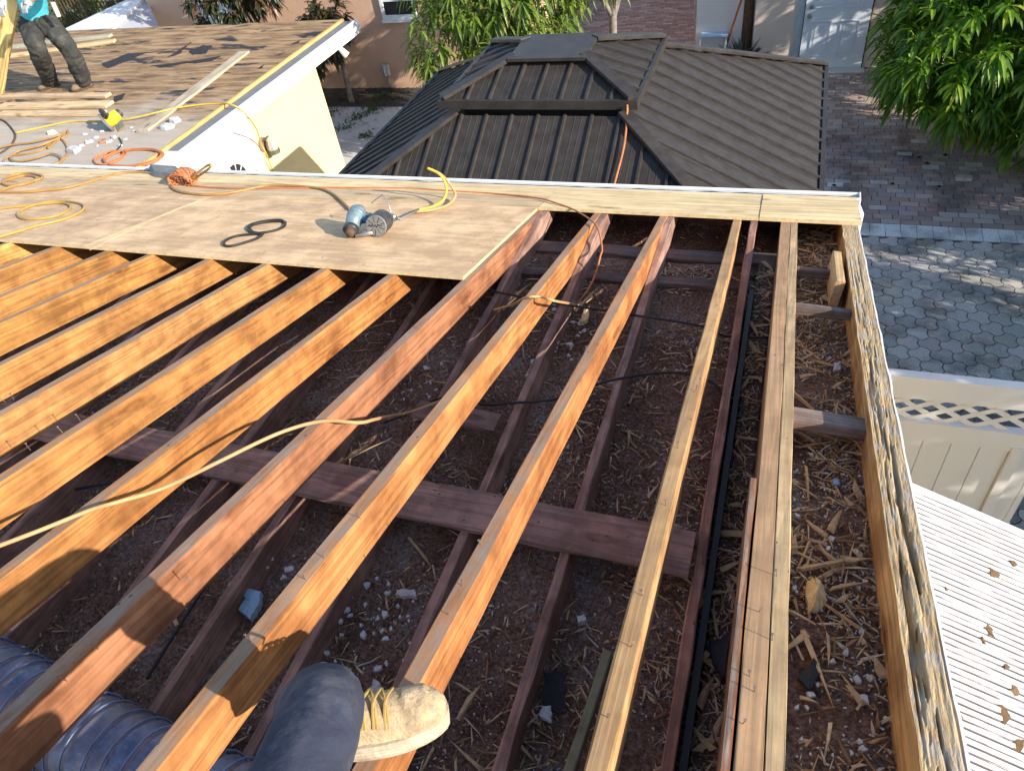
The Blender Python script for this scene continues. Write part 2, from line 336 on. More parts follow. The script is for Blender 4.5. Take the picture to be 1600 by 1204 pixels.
def paver_mat(name, stain=True):
    m, nt, bs = base_mat(name); oi = N(nt, 'ShaderNodeObjectInfo'); tc = N(nt, 'ShaderNodeNewGeometry')
    a = noise_tex(nt, tc.outputs['Position'], 60, 5, 0.75); r = ramp(nt, [(0.3, (0.6,)*3), (0.7, (1.3,)*3)]); nt.links.new(a, r.inputs[0])
    c = mixc(nt, oi.outputs['Color'], r.outputs[0], 1.0, 'MULTIPLY')
    if stain:
        b = noise_tex(nt, tc.outputs['Position'], 1.6, 5, 0.6); r2 = ramp(nt, [(0.38, (0.5,)*3), (0.52, (1,1,1))]); nt.links.new(b, r2.inputs[0])
        c = mixc(nt, c, r2.outputs[0], 1.0, 'MULTIPLY')
    nt.links.new(c, bs.inputs['Base Color']); bs.inputs['Roughness'].default_value = 0.85; bump(nt, bs, a, 0.5, 0.006); return m
M['paver'] = paver_mat('concrete_paver'); M['brick'] = paver_mat('clay_paver', True)
def paver_far():
    m, nt, bs = base_mat('far_clay_pavers'); g = N(nt, 'ShaderNodeNewGeometry'); r = ramp(nt, [(0, (0.26,0.19,0.17)), (0.5, (0.35,0.265,0.235)), (1, (0.45,0.38,0.35))]); nt.links.new(g.outputs['Random Per Island'], r.inputs[0])
    nt.links.new(r.outputs[0], bs.inputs['Base Color']); bs.inputs['Roughness'].default_value = 0.9; return m
M['brickfar'] = paver_far()
M['soil'] = simple('dark_soil', (0.06,0.05,0.045), 0.95, 0.4, 5, 0.6)
M['sand'] = simple('joint_sand', (0.10,0.095,0.09), 0.95, 0.3, 12, 0.4)
M['patio'] = simple('pale_concrete_patio', (0.58,0.55,0.52), 0.9, 0.1, 4, 0.3, dirt=(0.33,0.3,0.28), dirt_scale=2, dirt_amt=0.5)
M['lawn'] = simple('lawn_ground', (0.10,0.11,0.05), 0.95, 0.4, 4, 0.6)
M['green'] = simple('mossy_wood', (0.2,0.2,0.12), 0.9, 0.3, 12, 0.3)
M['corr'] = simple('white_corrugated_panel', (0.66,0.64,0.62), 0.4, 0.03, 4, 0.02, dirt=(0.62,0.56,0.52), dirt_scale=3, dirt_amt=0.35)
def groove_dark_mat():
    m, nt, bs = base_mat('dark_groove_streaks'); v = coords(nt, (2.2,60,1), rand=True); a = noise_tex(nt, v, 2.0, 5, 0.7)
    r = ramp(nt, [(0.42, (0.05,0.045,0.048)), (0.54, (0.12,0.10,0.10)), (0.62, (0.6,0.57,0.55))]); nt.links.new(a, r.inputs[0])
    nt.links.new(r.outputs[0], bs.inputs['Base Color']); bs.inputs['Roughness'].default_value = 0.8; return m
M['groove_dark'] = groove_dark_mat()  # dark broken streaks coloured along the groove floors
def duct_mat():
    m, nt, bs = base_mat('blue_silver_duct_film'); v = coords(nt, rand=False); a = noise_tex(nt, v, 30, 6, 0.75); b = noise_tex(nt, v, 4, 5, 0.6)
    r = ramp(nt, [(0.4, (0.10,0.13,0.22)), (0.6, (0.19,0.23,0.34)), (0.75, (0.46,0.50,0.60))]); nt.links.new(a, r.inputs[0])
    r2 = ramp(nt, [(0.42, (0,0,0)), (0.62, (0.75,)*3)]); nt.links.new(b, r2.inputs[0])
    nt.links.new(mixc(nt, r.outputs[0], (0.27,0.22,0.22), r2.outputs[0]), bs.inputs['Base Color']); bs.inputs['Metallic'].default_value = 0.35; bs.inputs['Roughness'].default_value = 0.38
    bump(nt, bs, a, 0.5, 0.006); return m
M['duct'] = duct_mat()
M['ductrib'] = simple('duct_rib_film', (0.17,0.24,0.40), 0.4, 0.5, 14, 0.2, metal=0.2)

# ------------------------------------------------------------------ beams and boards
def nz(x, y, z=0.0): return mnoise.noise(Vector((x, y, z)))
_seed = [0]
def beam(name, p0, p1, w, h, mats, parent, color, up=(0,0,1), seg=24, jit=0.0018, ch=0.004, bow=0.0, label=None):
    """board from p0 to p1 (centre of its top face), width w, depth h below the top"""
    p0, p1 = Vector(p0), Vector(p1); L = (p1-p0).length; W = frame(p0, p1-p0, up)
    _seed[0] += 17.3; sd = _seed[0]
    c = min(ch, w*.25, h*.25)
    prof = [(-w/2+c,0),(w/2-c,0),(w/2,-c),(w/2,-h+c),(w/2-c,-h),(-w/2+c,-h),(-w/2,-h+c),(-w/2,-c)]
    v = []; f = []; mi = []; n = 8
    for i in range(seg+1):
        y = L*i/seg; bx = bow*math.sin(math.pi*i/seg)
        for k, (x, z) in enumerate(prof):
            v.append((x+bx+jit*2*nz(y*6+sd, k*3.1), y, z+jit*2*nz(y*7+sd, k*5.7+40)))
    for i in range(seg):
        for k in range(n):
            f.append((i*n+k, i*n+(k+1)%n, (i+1)*n+(k+1)%n, (i+1)*n+k)); mi.append(1 if (k in (0,) and isinstance(mats, (list,tuple)) and len(mats) > 1) else 0)
    f.append(tuple(range(n-1,-1,-1))); mi.append(0); f.append(tuple(seg*n+k for k in range(n))); mi.append(0)
    me = mesh(name, v, f, mats, mi); o = obj(name, me, W, parent, color)
    if label: o['label'] = label
    return o

# ================================================================== ground and paving
def sheet(name, x0, y0, x1, y1, z, m, kind='structure'):
    mb = MB(); mb.add([(x0,y0,z),(x1,y0,z),(x1,y1,z),(x0,y1,z)], [(0,1,2,3)]); return tag(mb.build(name, m, origin=(0,0,z)), kind=kind)
sheet('ground', -150, -150, 150, 150, -0.03, M['lawn'])
sheet('patio', -13.5, 2.0, -3.9, 12.9, -0.006, M['patio'])
drive = sheet('driveway', -0.5, 2.0, 9.0, 8.62, -0.012, M['sand'])
path = sheet('brick_path', -5.2, 8.62, 9.0, 22.0, -0.012, M['soil'])

def prism_mesh(name, poly, h, mat, inset=0.006, ch=0.004):
    n = len(poly); a = np.array(poly); ce = a.mean(0)
    def off(d):
        r = np.linalg.norm(a-ce, axis=1, keepdims=True); return ce+(a-ce)*(1-d/r)
    o0 = off(inset); o1 = off(inset+ch)
    v = [(p[0],p[1],-h) for p in o0]+[(p[0],p[1],-ch) for p in o0]+[(p[0],p[1],0) for p in o1]
    f = []
    for i in range(n):
        j = (i+1)%n; f.append((i,j,n+j,n+i)); f.append((n+i,n+j,2*n+j,2*n+i))
    f.append(tuple(2*n+i for i in range(n))); return mesh(name, v, f, mat)
def trihex(Rr, wob):
    pts = []
    for k in range(6):
        a = Vector((math.cos(R(60*k+30)), math.sin(R(60*k+30))))*Rr; b = Vector((math.cos(R(60*k+90)), math.sin(R(60*k+90))))*Rr
        e = (b-a); nrm = Vector((e.y, -e.x)).normalized(); s = 1 if k % 2 == 0 else -1
        pts.append(a); pts.append(a+e*0.33+nrm*wob*s); pts.append(a+e*0.67+nrm*wob*s)
    return pts
PITCH = 0.195; HR = PITCH/math.sqrt(3)
hexm = prism_mesh('hex_paver', [(p.x,p.y) for p in trihex(HR, 0.017)], 0.03, M['paver'], 0.005, 0.004)
cand = []
for j in range(-2, 44):
    for i in range(-4, 46):
        x = 0.1+PITCH*(i+0.5*(j%2)); y = 3.0+PITCH*math.sqrt(3)/2*j
        if y > 8.30 or x > 7.5: continue
        px, py = to_px((x,y,0)); cand.append((x,y,1 if (1325 < px < 1625 and 320 < py < 640) or (1560 < px < 1625 and 800 < py < 900) else 0))
vis = [c for c in cand if c[2]][:300]; vs = set((c[0],c[1]) for c in vis)
def pav_z(x, y): return 0.004*nz(x*1.3,y*1.3)+random.uniform(-0.0025,0.0025)
def grey(): g = random.uniform(0.36,0.50); return (g*random.uniform(1.04,1.14), g, g*random.uniform(0.86,0.95))
for x, y, _ in vis:
    W = Matrix.Translation((x,y,pav_z(x,y)))@Matrix.Rotation(random.uniform(-.02,.02),4,'Z')@Matrix.Rotation(random.uniform(-.012,.012),4,'X'); obj('hex_paver', hexm, W, drive, grey())
def merged(name, me, places, mat, parent, color=None):
    n = len(me.vertices); co = np.empty(n*3); me.vertices.foreach_get('co', co); co = co.reshape(-1,3); fs = [tuple(p.vertices) for p in me.polygons]
    v = []; f = []
    for i, (x, y, z) in enumerate(places):
        v += [(c[0]+x, c[1]+y, c[2]+z) for c in co]; f += [tuple(q+i*n for q in t) for t in fs]
    o = obj(name, mesh(name, v, f, mat), Matrix.Identity(4), parent, color); return tag(o, kind='stuff')
merged('hex_paver_field', hexm, [(x,y,pav_z(x,y)) for x,y,_ in cand if (x,y) not in vs], M['paver'], drive, (0.23,0.22,0.21))
# pale edging course
edm = prism_mesh('edging_paver', [(-.085,-.14),(.085,-.14),(.085,.14),(-.085,.14)], 0.03, M['paver'], 0.003, 0.003)
for i in range(44):
    x = -0.3+0.171*i; g = random.uniform(0.66,0.76)
    obj('edging_paver', edm, Matrix.Translation((x, 8.48, 0.003+random.uniform(-.002,.002)))@Matrix.Rotation(random.uniform(-.015,.015),4,'Z'), drive, (g,g*.98,g*.96))
# running bond clay pavers
brm = prism_mesh('brick_paver', [(-.108,-.054),(.108,-.054),(.108,.054),(-.108,.054)], 0.03, M['brick'], 0.0035, 0.003)
bc = []
for j in range(120):
    y = 8.68+0.11*j
    for i in range(-26, 32):
        x = 0.3+0.218*(i+0.5*(j%2)+0.13*math.sin(j*1.7))
        if x > 6.5 or (y > 13.55 and x > -1.75) or y > 19: continue
        px, py = to_px((x,y,0)); s = 1 if (1268 < px < 1625 and 80 < py < 330) else 0
        if (x < -0.2 and y < 8.7): continue
        bc.append((x,y,s))
bv = sorted([b for b in bc if b[2]], key=lambda b: b[1])[:300]; bs_ = set((b[0],b[1]) for b in bv)
def brickcol():
    t = random.random(); c = random.choice([(0.24,0.175,0.16),(0.21,0.165,0.16),(0.26,0.20,0.17),(0.19,0.17,0.18),(0.27,0.23,0.21),(0.22,0.15,0.14)])
    if t < .05: c = (0.38,0.36,0.34)
    k = random.uniform(1.6,2.05); return tuple(q*k for q in c)
for x, y, _ in bv:
    obj('brick_paver', brm, Matrix.Translation((x,y,pav_z(x,y)*.8))@Matrix.Rotation(random.uniform(-.012,.012),4,'Z'), path, brickcol())
merged('brick_paver_field', brm, [(x,y,random.uniform(-.004,.004)) for x,y,_ in bc if (x,y) not in bs_], M['brickfar'], path)

# ================================================================== our house: walls, framing, decking
house = empty('house', (0,0,0), 'low house with half of its roof stripped to bare rafters beside the vinyl fence', 'house')
mb = MB(); mb.box((-8.2,3.42,0),(-0.05,3.62,2.72)); mb.box((-0.07,-3.2,0),(0.07,3.62,2.74)); mb.box((-8.2,-3.4,0),(0.07,-3.2,2.74)); mb.box((-8.4,-3.4,0),(-8.2,3.62,2.74))
mb.build('wall', M['cream'], house, origin=(0,0,0))
# ceiling seen from above, lumpy with blown dust
CZ = 2.742
nx, ny = 150, 120; xs = np.linspace(-8.2, 0.0, nx); ys = np.linspace(-3.3, 3.45, ny)
v = []; f = []
for y in ys:
    for x in xs: v.append((x, y, CZ+0.012*nz(x*5,y*5)+0.010*nz(x*17,y*17,3)+0.012))
for j in range(ny-1):
    for i in range(nx-1): a = j*nx+i; f.append((a,a+1,a+nx+1,a+nx))
obj('ceiling', mesh('ceiling', v, f, M['floor']), Matrix.Identity(4), house)
# soffit over the rake and the eave
mb = MB()
def soffit_z(y): return roof_z(y)-0.165
nxs, nys = 26, 160; vs_ = []; fs_ = []
for j in range(nys):
    y = -1.6+(4.2+1.6)*j/(nys-1)
    for i in range(nxs):
        x = 0.07+(0.405-0.07)*i/(nxs-1); vs_.append((x,y,soffit_z(y)+0.012*nz(x*9,y*9)+0.008*nz(x*30,y*30)))
for j in range(nys-1):
    for i in range(nxs-1): a = j*nxs+i; fs_.append((a,a+1,a+nxs+1,a+nxs))
mb.add(vs_, fs_); 
vs_ = []; fs_ = []
for j in range(12):
    y = 3.45+(4.22-3.45)*j/11
    for i in range(90):
        x = -8+8.07*i/89; vs_.append((x,y,2.60+0.008*nz(x*9,y*9)))
for j in range(11):
    for i in range(89): a = j*90+i; fs_.append((a,a+1,a+91,a+90))
mb.add(vs_, fs_)
mb.build('soffit', M['floor'], house, origin=(0,0,2.6))

RAF = [(-0.617+.023,'R4',(0.44,0.185,0.066)),(-1.014+.023,'R5',(0.45,0.20,0.07)),(-1.385+.023,'R6',(0.33,0.145,0.072)),(-1.786+.023,'R7',(0.42,0.185,0.058)),
       (-2.178+.023,'R8',(0.41,0.19,0.06)),(-2.546+.023,'R9',(0.45,0.225,0.08)),(-2.916+.023,'R10',(0.43,0.21,0.068)),(-3.326+.023,'R11',(0.40,0.195,0.056)),(-3.64+.023,'R12',(0.38,0.185,0.056)),
       (-4.02,'R13',(0.40,0.195,0.06)),(-4.42,'R14',(0.58,0.32,0.10)),(-4.82,'R15',(0.58,0.32,0.10)),(-5.22,'R16',(0.58,0.32,0.10)),(-5.6,'R17',(0.58,0.32,0.10)),(-6.0,'R18',(0.58,0.32,0.10))]
RN_UP = RN
def roofp(x, y, h=0.0): return Vector((x, y, roof_z(y)))+RN*h
EAVE = 4.10
rafters = {}
def rafter(x, key, col, w=0.046, y0=-2.4, y1=EAVE, h=0.14, mats=None, bow=None, label=None, ch=.004):
    o = beam('rafter', roofp(x,y0), roofp(x,y1), w, h, mats or [M['rafter'],M['rafter_top']], house, col, RN, seg=30, bow=random.uniform(-.006,.006) if bow is None else bow, label=label, ch=ch)
    rafters[key] = o; return o
for x, k, c in RAF: rafter(x, k, c)
rafter(-0.176, 'R3', (0.46,0.27,0.12), 0.046, mats=[M['rafter'],M['rafter_top2']])
rafter(0.0835, 'R2', (0.46,0.27,0.14), 0.051, h=0.20, bow=0, ch=.0015, mats=[M['rafter'],M['rafter_top2']])
rafter(0.1285, 'R2b', (0.52,0.36,0.19), 0.036, y1=3.86, bow=0, ch=.0015, mats=[M['rafter'],M['rafter_top2']])
rafter(0.044, 'R2c', (0.24,0.10,0.05), 0.02, y0=-2.4, y1=1.4, h=0.18)
# rake fascia with its termite eaten top
def rotten_fascia():
    y0, y1, x0, x1 = -1.8, 4.27, 0.374, 0.452; L = (y1-y0)/math.cos(SANG); ny, nx = 520, 20
    W = frame(roofp((x0+x1)/2, y0), RDIR, RN); w = x1-x0
    v = []; f = []; mi = []
    hole = []
    for j in range(ny+1):
        y = L*j/ny; edgein = 0.005*nz(y*8,1.0)
        for i in range(nx+1):
            u = i/nx; x = -w/2+w*u
            rot = max(0.0, min(1.0, 1.25-(y-1.0)/3.6))
            band = 1.0 if .12 < u < .66+.14*nz(y*3.1,5) else .12
            yy = y+.05*nz(y*9,u*3,4); q_ = u*5.0+.8*nz(yy*1.3,2.0)
            fib = max(0, nz(yy*1.7, q_, 1)+.12)*1.1+max(0, nz(yy*4.5, q_*2.2, 2)-.05)*.9+max(0, nz(yy*15, u*14, 6)-.25)*.7
            z = -0.030*rot*band*min(1.0, max(0, fib-.16)*1.9)-0.0025*abs(nz(y*20,u*30,9))
            if u in (0.0, 1.0): z *= 0.35
            v.append((x+(edgein if i in (0,) else 0), y, max(z,-0.05)))
    for j in range(ny):
        for i in range(nx): a = j*(nx+1)+i; f.append((a,a+1,a+nx+2,a+nx+1)); mi.append(0)
    b = len(v)
    for j in range(ny+1):
        y = L*j/ny; v.append((-w/2, y, -0.185)); v.append((w/2, y, -0.185))
    for j in range(ny):
        a = j*(nx+1); c = (j+1)*(nx+1); p = b+2*j; q = b+2*j+2
        f.append((p,a,c,q)[::-1]); mi.append(1); f.append((a+nx,p+1,q+1,c+nx)[::1][::-1]); mi.append(1); f.append((p,q,q+1,p+1)); mi.append(1)
    f.append((b,b+1,nx,0)); mi.append(1); e = ny*(nx+1); f.append((e,e+nx,b+2*ny+1,b+2*ny)); mi.append(1)
    o = obj('rake_fascia', mesh('rake_fascia', v, f, [M['rot'],M['rafter']], mi), W, house, (0.58,0.31,0.12)); o['label'] = 'termite eaten fascia board with a chewed hollow top edge'
rotten_fascia()
# white drip edge outside the rake fascia, wavy
mb = MB(); ny = 90
for j in range(ny):
    ya = -1.8+6.07*j/ny; yb = -1.8+6.07*(j+1)/ny
    def q(y): wv = 0.004*nz(y*6,2)+0.003*nz(y*21,4); return [roofp(0.455+wv, y, -0.010+wv), roofp(0.461+wv, y, -0.010+wv), roofp(0.461+wv*.5, y, -0.16), roofp(0.456+wv*.5, y, -0.16)]
    A, B = q(ya), q(yb); mb.add(A+B, [(0,1,5,4),(1,2,6,5),(2,3,7,6),(3,0,4,7)])
mb.build('drip_edge', M['gutter'], house)
# blocks between the doubled rafter and the rake fascia
for y, h0, col in ((2.72,-0.03,(0.22,0.17,0.15)),(1.86,-0.05,(0.27,0.20,0.17)),(3.25,-0.06,(0.15,0.11,0.1))):
    beam('lookout', roofp(0.142,y,h0), roofp(0.384,y-0.01,h0-0.005), 0.085 if y < 2 else 0.045, 0.04, [M['old'],M['old']], house, col, RN, seg=6)
beam('scrap_block', roofp(0.335,2.95,0.0), roofp(0.335,3.36,-0.005), 0.04, 0.13, [M['new'],M['new']], house, (0.55,0.36,0.18), (RN+Vector((.12,0,0))).normalized(), seg=6)
# header behind the rafter tails, wall plates
mb = beam('eave_header', Vector((-8.0,4.135,roof_z(4.135)-0.005)), Vector((0.38,4.135,roof_z(4.135)-0.005)), 0.04, 0.17, [M['old']], house, (0.30,0.155,0.085), seg=60)
beam('wall_plate', Vector((-8.0,3.52,2.765)), Vector((0.10,3.52,2.765)), 0.10, 0.04, [M['old']], house, (0.20,0.125,0.10), seg=60, jit=0.004)
beam('wall_plate', Vector((-2.5,3.22,2.785)), Vector((0.38,3.24,2.785)), 0.07, 0.03, [M['old']], house, (0.20,0.125,0.10), seg=40, jit=0.004)
beam('wall_plate', Vector((0.015,3.46,2.79)), Vector((0.015,-2.4,2.79)), 0.085, 0.04, [M['old']], house, (0.16,0.09,0.07), seg=50, jit=0.005)
mb = MB(); mb.box((-0.055,-2.4,2.745),(-0.033,3.1,2.86)); mb.build('black_strip', M['black'], house)  # black strip along the gap beside the joist
# ceiling joists, each lapped onto the right side of a rafter at the eave
JZ = 2.88
for x, k, c in RAF+[(-0.176,'R3',None)]:
    xx = x+0.043 if k != 'R3' else -0.085
    yend = 3.64; L0 = -2.4
    o = beam('ceiling_joist', Vector((xx,L0,JZ)), Vector((xx,3.95,JZ)), 0.038, 0.138, [M['old'],M['old']], house, (0.40,0.235,0.18) if k != 'R3' else (0.42,0.215,0.15), seg=40, jit=0.003)
    me = o.data      # top end cut to the slope of the roof
    for vv in me.vertices:
        wy = L0+vv.co.y; lim = roof_z(wy)-JZ-0.004
        if vv.co.z > lim: vv.co.z = max(lim, -0.13)
# board laid across the joists
beam('cross_board', Vector((-4.2,1.475+.05,2.902)), Vector((-0.115,1.475,2.902)), 0.185, 0.022, [M['old'],M['old']], house, (0.38,0.225,0.18), seg=40, jit=0.004)
beam('cross_board', Vector((-1.40,1.96,2.902)), Vector((-1.00,1.95,2.902)), 0.10, 0.022, [M['old'],M['old']], house, (0.24,0.14,0.11), seg=40, jit=0.004)
beam('loose_batten', on_z(885,1215,2.86), on_z(950,1015,2.84), 0.03, 0.05, [M['green'],M['green']], house, (0.3,0.28,0.2), seg=10)
# plywood deck and the new eave boards
def slab(name, x0, x1, y0, y1, t, mats, col, off=0.0):
    """sheet lying on the rafters, grain along X"""
    W = frame(roofp(x0,(y0+y1)/2,off+t), (1,0,0), RN); L = x1-x0; w = (y1-y0)/math.cos(SANG)
    me = mesh(name, [(-w/2,0,-t),(w/2,0,-t),(w/2,L,-t),(-w/2,L,-t),(-w/2,0,0),(w/2,0,0),(w/2,L,0),(-w/2,L,0)],
              [(0,3,2,1),(4,5,6,7),(0,1,5,4),(1,2,6,5),(2,3,7,6),(3,0,4,7)], mats, [0,0,1,1,1,1]); return obj(name, me, W, house, col)
for a, b, c in ((-3.80,-1.372,(0.74,0.51,0.295)),(-6.243,-3.804,(0.68,0.47,0.28)),(-8.0,-6.247,(0.62,0.45,0.28))):
    slab('plywood_sheet', a, b, 2.615, 3.775, 0.015, [M['ply'],M['plyedge']], c)
for y0, y1, cc in ((3.782,4.015,0),(4.02,4.255,1)):
    for a, b in ((-8.0,-5.4),(-5.397,-1.37),(-1.367,-.062),(-.059,0.47)):
        if b < -1.3 and cc == 0: slab('eave_board', a, b, y0, y1, 0.017, [M['new'],M['plyedge']], (0.58,0.42,0.25))
        else: slab('eave_board', a, b, y0, y1, 0.019 if a < -1.3 else 0.022+0.001*cc, [M['new'],M['plyedge']], (0.74,0.56,0.31))
# gutter along the eave
mb = MB(); gy = 4.262; gz = roof_z(4.262)+0.012
prof = [(0,0.0),(0.010,0.003),(0.012,-0.02),(0.018,-0.075),(0.075,-0.09),(0.088,-0.06),(0.090,-0.020),(0.098,-0.010),(0.098,-0.020)]
xa, xb = -8.0, 0.49
for i in range(len(prof)-1):
    (a,b),(c,d) = prof[i],prof[i+1]
    if i == 0: mb.add([(xa,gy+a,gz+b),(xb,gy+a,gz+b),(xb,gy+c,gz+d),(xa,gy+c,gz+d)], [(0,1,2,3)]); continue
    mb.add([(xa,gy+a,gz+b),(xb,gy+a,gz+b),(xb,gy+c,gz+d),(xa,gy+c,gz+d)], [(0,1,2,3)])
g = mb.build('gutter', M['gutter'], house)
mb = MB(); nn = 160; vv = []
for i in range(nn+1):
    x = xa+(xb-.02-xa)*i/nn
    for k in range(4): vv.append((x, gy+.015+.073*k/3, gz-.034+.008*nz(x*9,k*2.0)))
mb.add(vv, [(4*i+k,4*i+k+1,4*i+k+5,4*i+k+4)[::-1] for i in range(nn) for k in range(3)]); tag(mb.build('gutter_dark_fill', M['soil'], g), kind='stuff')  # dark fill added to darken the gutter's bright inside
mb = MB(); mb.tube([(0.485,4.31,2.66),(0.51,4.29,2.62),(0.50,4.20,2.50),(0.46,4.0,2.36)], 0.03, 4); mb.build('downspout', M['gutter'], house)
mb = MB(); mb.box((0.491,4.262,2.65),(0.498,4.362,2.728)); mb.build('gutter_end', M['gutter'], house)

mb = MB(); gy0, gy1 = -3.0, 3.46
mb.add([(0.061,gy0,2.741),(0.0745,gy0,2.741),(0.0745,gy1,2.741),(0.061,gy1,2.741),(0.061,gy0,roof_z(gy0)-.20),(0.0745,gy0,roof_z(gy0)-.20),(0.0745,gy1,max(2.745,roof_z(gy1)-.20)),(0.061,gy1,max(2.745,roof_z(gy1)-.20))], [(0,3,2,1),(4,5,6,7),(0,1,5,4),(1,2,6,5),(2,3,7,6),(3,0,4,7)])
mb.build('gable_sheathing', M['bark_dark'], house)
# nails standing out of the rafter tops
nm = MB(); nm.tube([(0,0,-0.01),(0.002,0,0.012),(0.003,0.001,0.022)], 0.0012, 5); nm.tube([(0.003,0.001,0.022),(0.0031,0.001,0.0235)], 0.0036, 6)
nailm = mesh('nail', nm.v, nm.f, M['nail'])
def nails(key, pts):
    for px, py in pts:
        p = on_roof(px, py); obj('nail', nailm, Matrix.Translation(p)@Matrix.Rotation(random.uniform(0,6.3),4,'Z')@Matrix.Rotation(random.uniform(.0,.35),4,'X'), rafters[key])
nails('R5', [(391,1001),(478,905),(506,872),(562,808)]); nails('R2', [(1160,1130),(1172,1056),(1186,955),(1180,1080)]); nails('R8', [(124,655),(97,674),(45,700)]); nails('R9', [(20,622),(5,625)])
nails('R3', [(950,1120),(985,1010),(1005,930),(1040,790),(1060,700),(1087,610)]); nails('R4', [(700,960),(722,915),(752,850)]); nails('R6', [(300,910),(150,1010),(100,1060)]); nails('R2b', [(1215,900),(1208,1000)])

# ================================================================== debris on the ceiling and in the eaves
def splinter_geo(P, L, wd, th, ang, tilt, yaw3):
    """batch of tapered slivers; returns vertex array (n,8,3)"""
    n = len(L); base = np.array([[-1,-.5,0],[-1,.5,0],[-.1,.62,0],[.95,.12,0],[-.75,-.35,1],[-.75,.3,1],[-.1,.4,1],[.6,.1,1]])
    v = np.repeat(base[None], n, 0); v[:,:,0] *= (L/2)[:,None]; v[:,:,1] *= wd[:,None]; v[:,:,2] *= th[:,None]
    v[:,:,1] += RNG.normal(0,.12,(n,8))*wd[:,None]; v[:,:,0] += RNG.normal(0,.06,(n,8))*L[:,None]
    z = v[:,:,2]+np.tan(tilt)[:,None]*(v[:,:,0]+L[:,None]/2)
    x = v[:,:,0]*np.cos(ang)[:,None]-v[:,:,1]*np.sin(ang)[:,None]; y = v[:,:,0]*np.sin(ang)[:,None]+v[:,:,1]*np.cos(ang)[:,None]
    return np.stack([x+P[:,0:1], y+P[:,1:2], z+P[:,2:3]], 2)
SF = [(0,3,2,1),(4,5,6,7),(0,1,5,4),(1,2,6,5),(2,3,7,6),(3,0,4,7)]
def floor_h(x, y):
    if x > 0.06: return soffit_z(y)+0.010
    if y > 3.45: return 2.612
    if x > -.028: return 2.797
    return CZ+0.018
def scatter(n, zone):
    pts = []
    while len(pts) < n:
        r = random.random()
        if zone == 'in':
            x = -0.02-abs(random.expovariate(1.3)) if r < .5 else random.uniform(-3.2,0); y = random.uniform(-.2,3.4)
            if r > .9: y = random.uniform(3.5,4.1)
            if x < -4.2: continue
            if nz(x*2.5,y*2.5,7)+random.uniform(-.25,.6) < 0: continue
        elif zone == 'gap': x = random.uniform(-.03,.05); y = random.uniform(0,3.4)
        else:
            x = random.uniform(.145,.38); y = random.uniform(.5,4.15)
            if nz(x*4,y*3,8)+random.uniform(-.3,.6) < 0: continue
        pts.append((x,y,floor_h(x,y)))
    return np.array(pts)
def debris(name, P, Lr, wr, thr, mat):
    n = len(P); L = np.exp(RNG.uniform(math.log(Lr[0]), math.log(Lr[1]), n)); wd = RNG.uniform(wr[0],wr[1],n); th = RNG.uniform(thr[0],thr[1],n)
    V = splinter_geo(P, L, wd, th, RNG.uniform(0,6.28,n), RNG.uniform(-.05,.22,n), None)
    F = [tuple(q+8*i for q in t) for i in range(n) for t in SF]
    o = obj(name, mesh(name, V.reshape(-1,3).tolist(), F, mat), Matrix.Identity(4), None); return tag(o, kind='stuff')
P = np.concatenate([scatter(6500,'in'), scatter(900,'gap'), scatter(1800,'rake')])
o = debris('wood_splinters', P, (.010,.10), (.002,.009), (.001,.006), M['splinter'])
P = np.concatenate([scatter(15000,'in'), scatter(1200,'gap'), scatter(4200,'rake')]); P[:,2] -= .004
o = debris('sawdust_and_grit', P, (.003,.012), (.002,.006), (.001,.004), M['grit'])
# larger slivers, one object each
lens = {}
def one_splinter(x, y, L, wd, th, ang, tilt, name='wood_splinter', z=None, mat=None):
    V = splinter_geo(np.zeros((1,3)), np.array([L]), np.array([wd]), np.array([th]), np.array([0.]), np.array([0.]), None)[0]
    me = mesh(name, V.tolist(), SF, mat or M['splinter'])
    W = Matrix.Translation((x,y,(floor_h(x,y)+.005 if z is None else z)+abs(math.sin(tilt))*L/2))@Matrix.Rotation(ang,4,'Z')@Matrix.Rotation(tilt,4,'Y'); return obj(name, me, W, None)
GS = 'wood splinters among the ceiling debris'
for k in range(150):
    z = 'rake' if k % 4 == 0 else 'in'; P = scatter(1,z)[0]
    o = one_splinter(P[0], P[1], random.uniform(.06,.17), random.uniform(.005,.014), random.uniform(.003,.008), random.uniform(0,6.28), random.uniform(-.12,.12))
    tag(o, 'pale brown wood splinter in the narrow bay along the rake fascia' if z == 'rake' else 'pale brown wood splinter on the dusty ceiling below the bare rafters', 'splinter', 'splinters in the rake bay' if z == 'rake' else GS)
for k in range(64):
    zz_ = 'rake' if k % 2 else 'gap'; P = scatter(1,zz_)[0]
    o = one_splinter(P[0], P[1], random.uniform(.05,.13), random.uniform(.012,.026), random.uniform(.002,.005), random.uniform(0,6.28), random.uniform(-.2,.2), 'wood_flake')
    tag(o, 'broad flake of rotten wood lying in the rake bay debris' if zz_ == 'rake' else 'broad flake of dark wood in the gap left of the doubled rafter', 'flake', 'flakes of rotten wood in the rake bay' if zz_ == 'rake' else 'flakes in the wall gap')
def px_sliver(a, b, wd, zfun, label):
    """a sliver whose two ends are known"""
    A, B = zfun(*a), zfun(*b); d = B-A
    o = one_splinter(0,0,d.length,wd,.010,0,0)
    mid = (A+B)/2; o.matrix_world = Matrix.Translation(mid)@Matrix.Rotation(math.atan2(d.y,d.x),4,'Z')@Matrix.Rotation(-math.asin(max(-1,min(1,d.z/d.length))),4,'Y'); WM[o.name] = o.matrix_world.copy()
    return tag(o, label, 'splinter')
def on_soffit(px, py): return on_roof(px, py, -0.145)
px_sliver((1253,986),(1306,1122),.016,on_soffit,'long curved pale wood splinter in the rake bay near the bottom edge')
px_sliver((1247,890),(1342,876),.012,on_soffit,'straight splinter lying crosswise beside the big torn paper scrap')
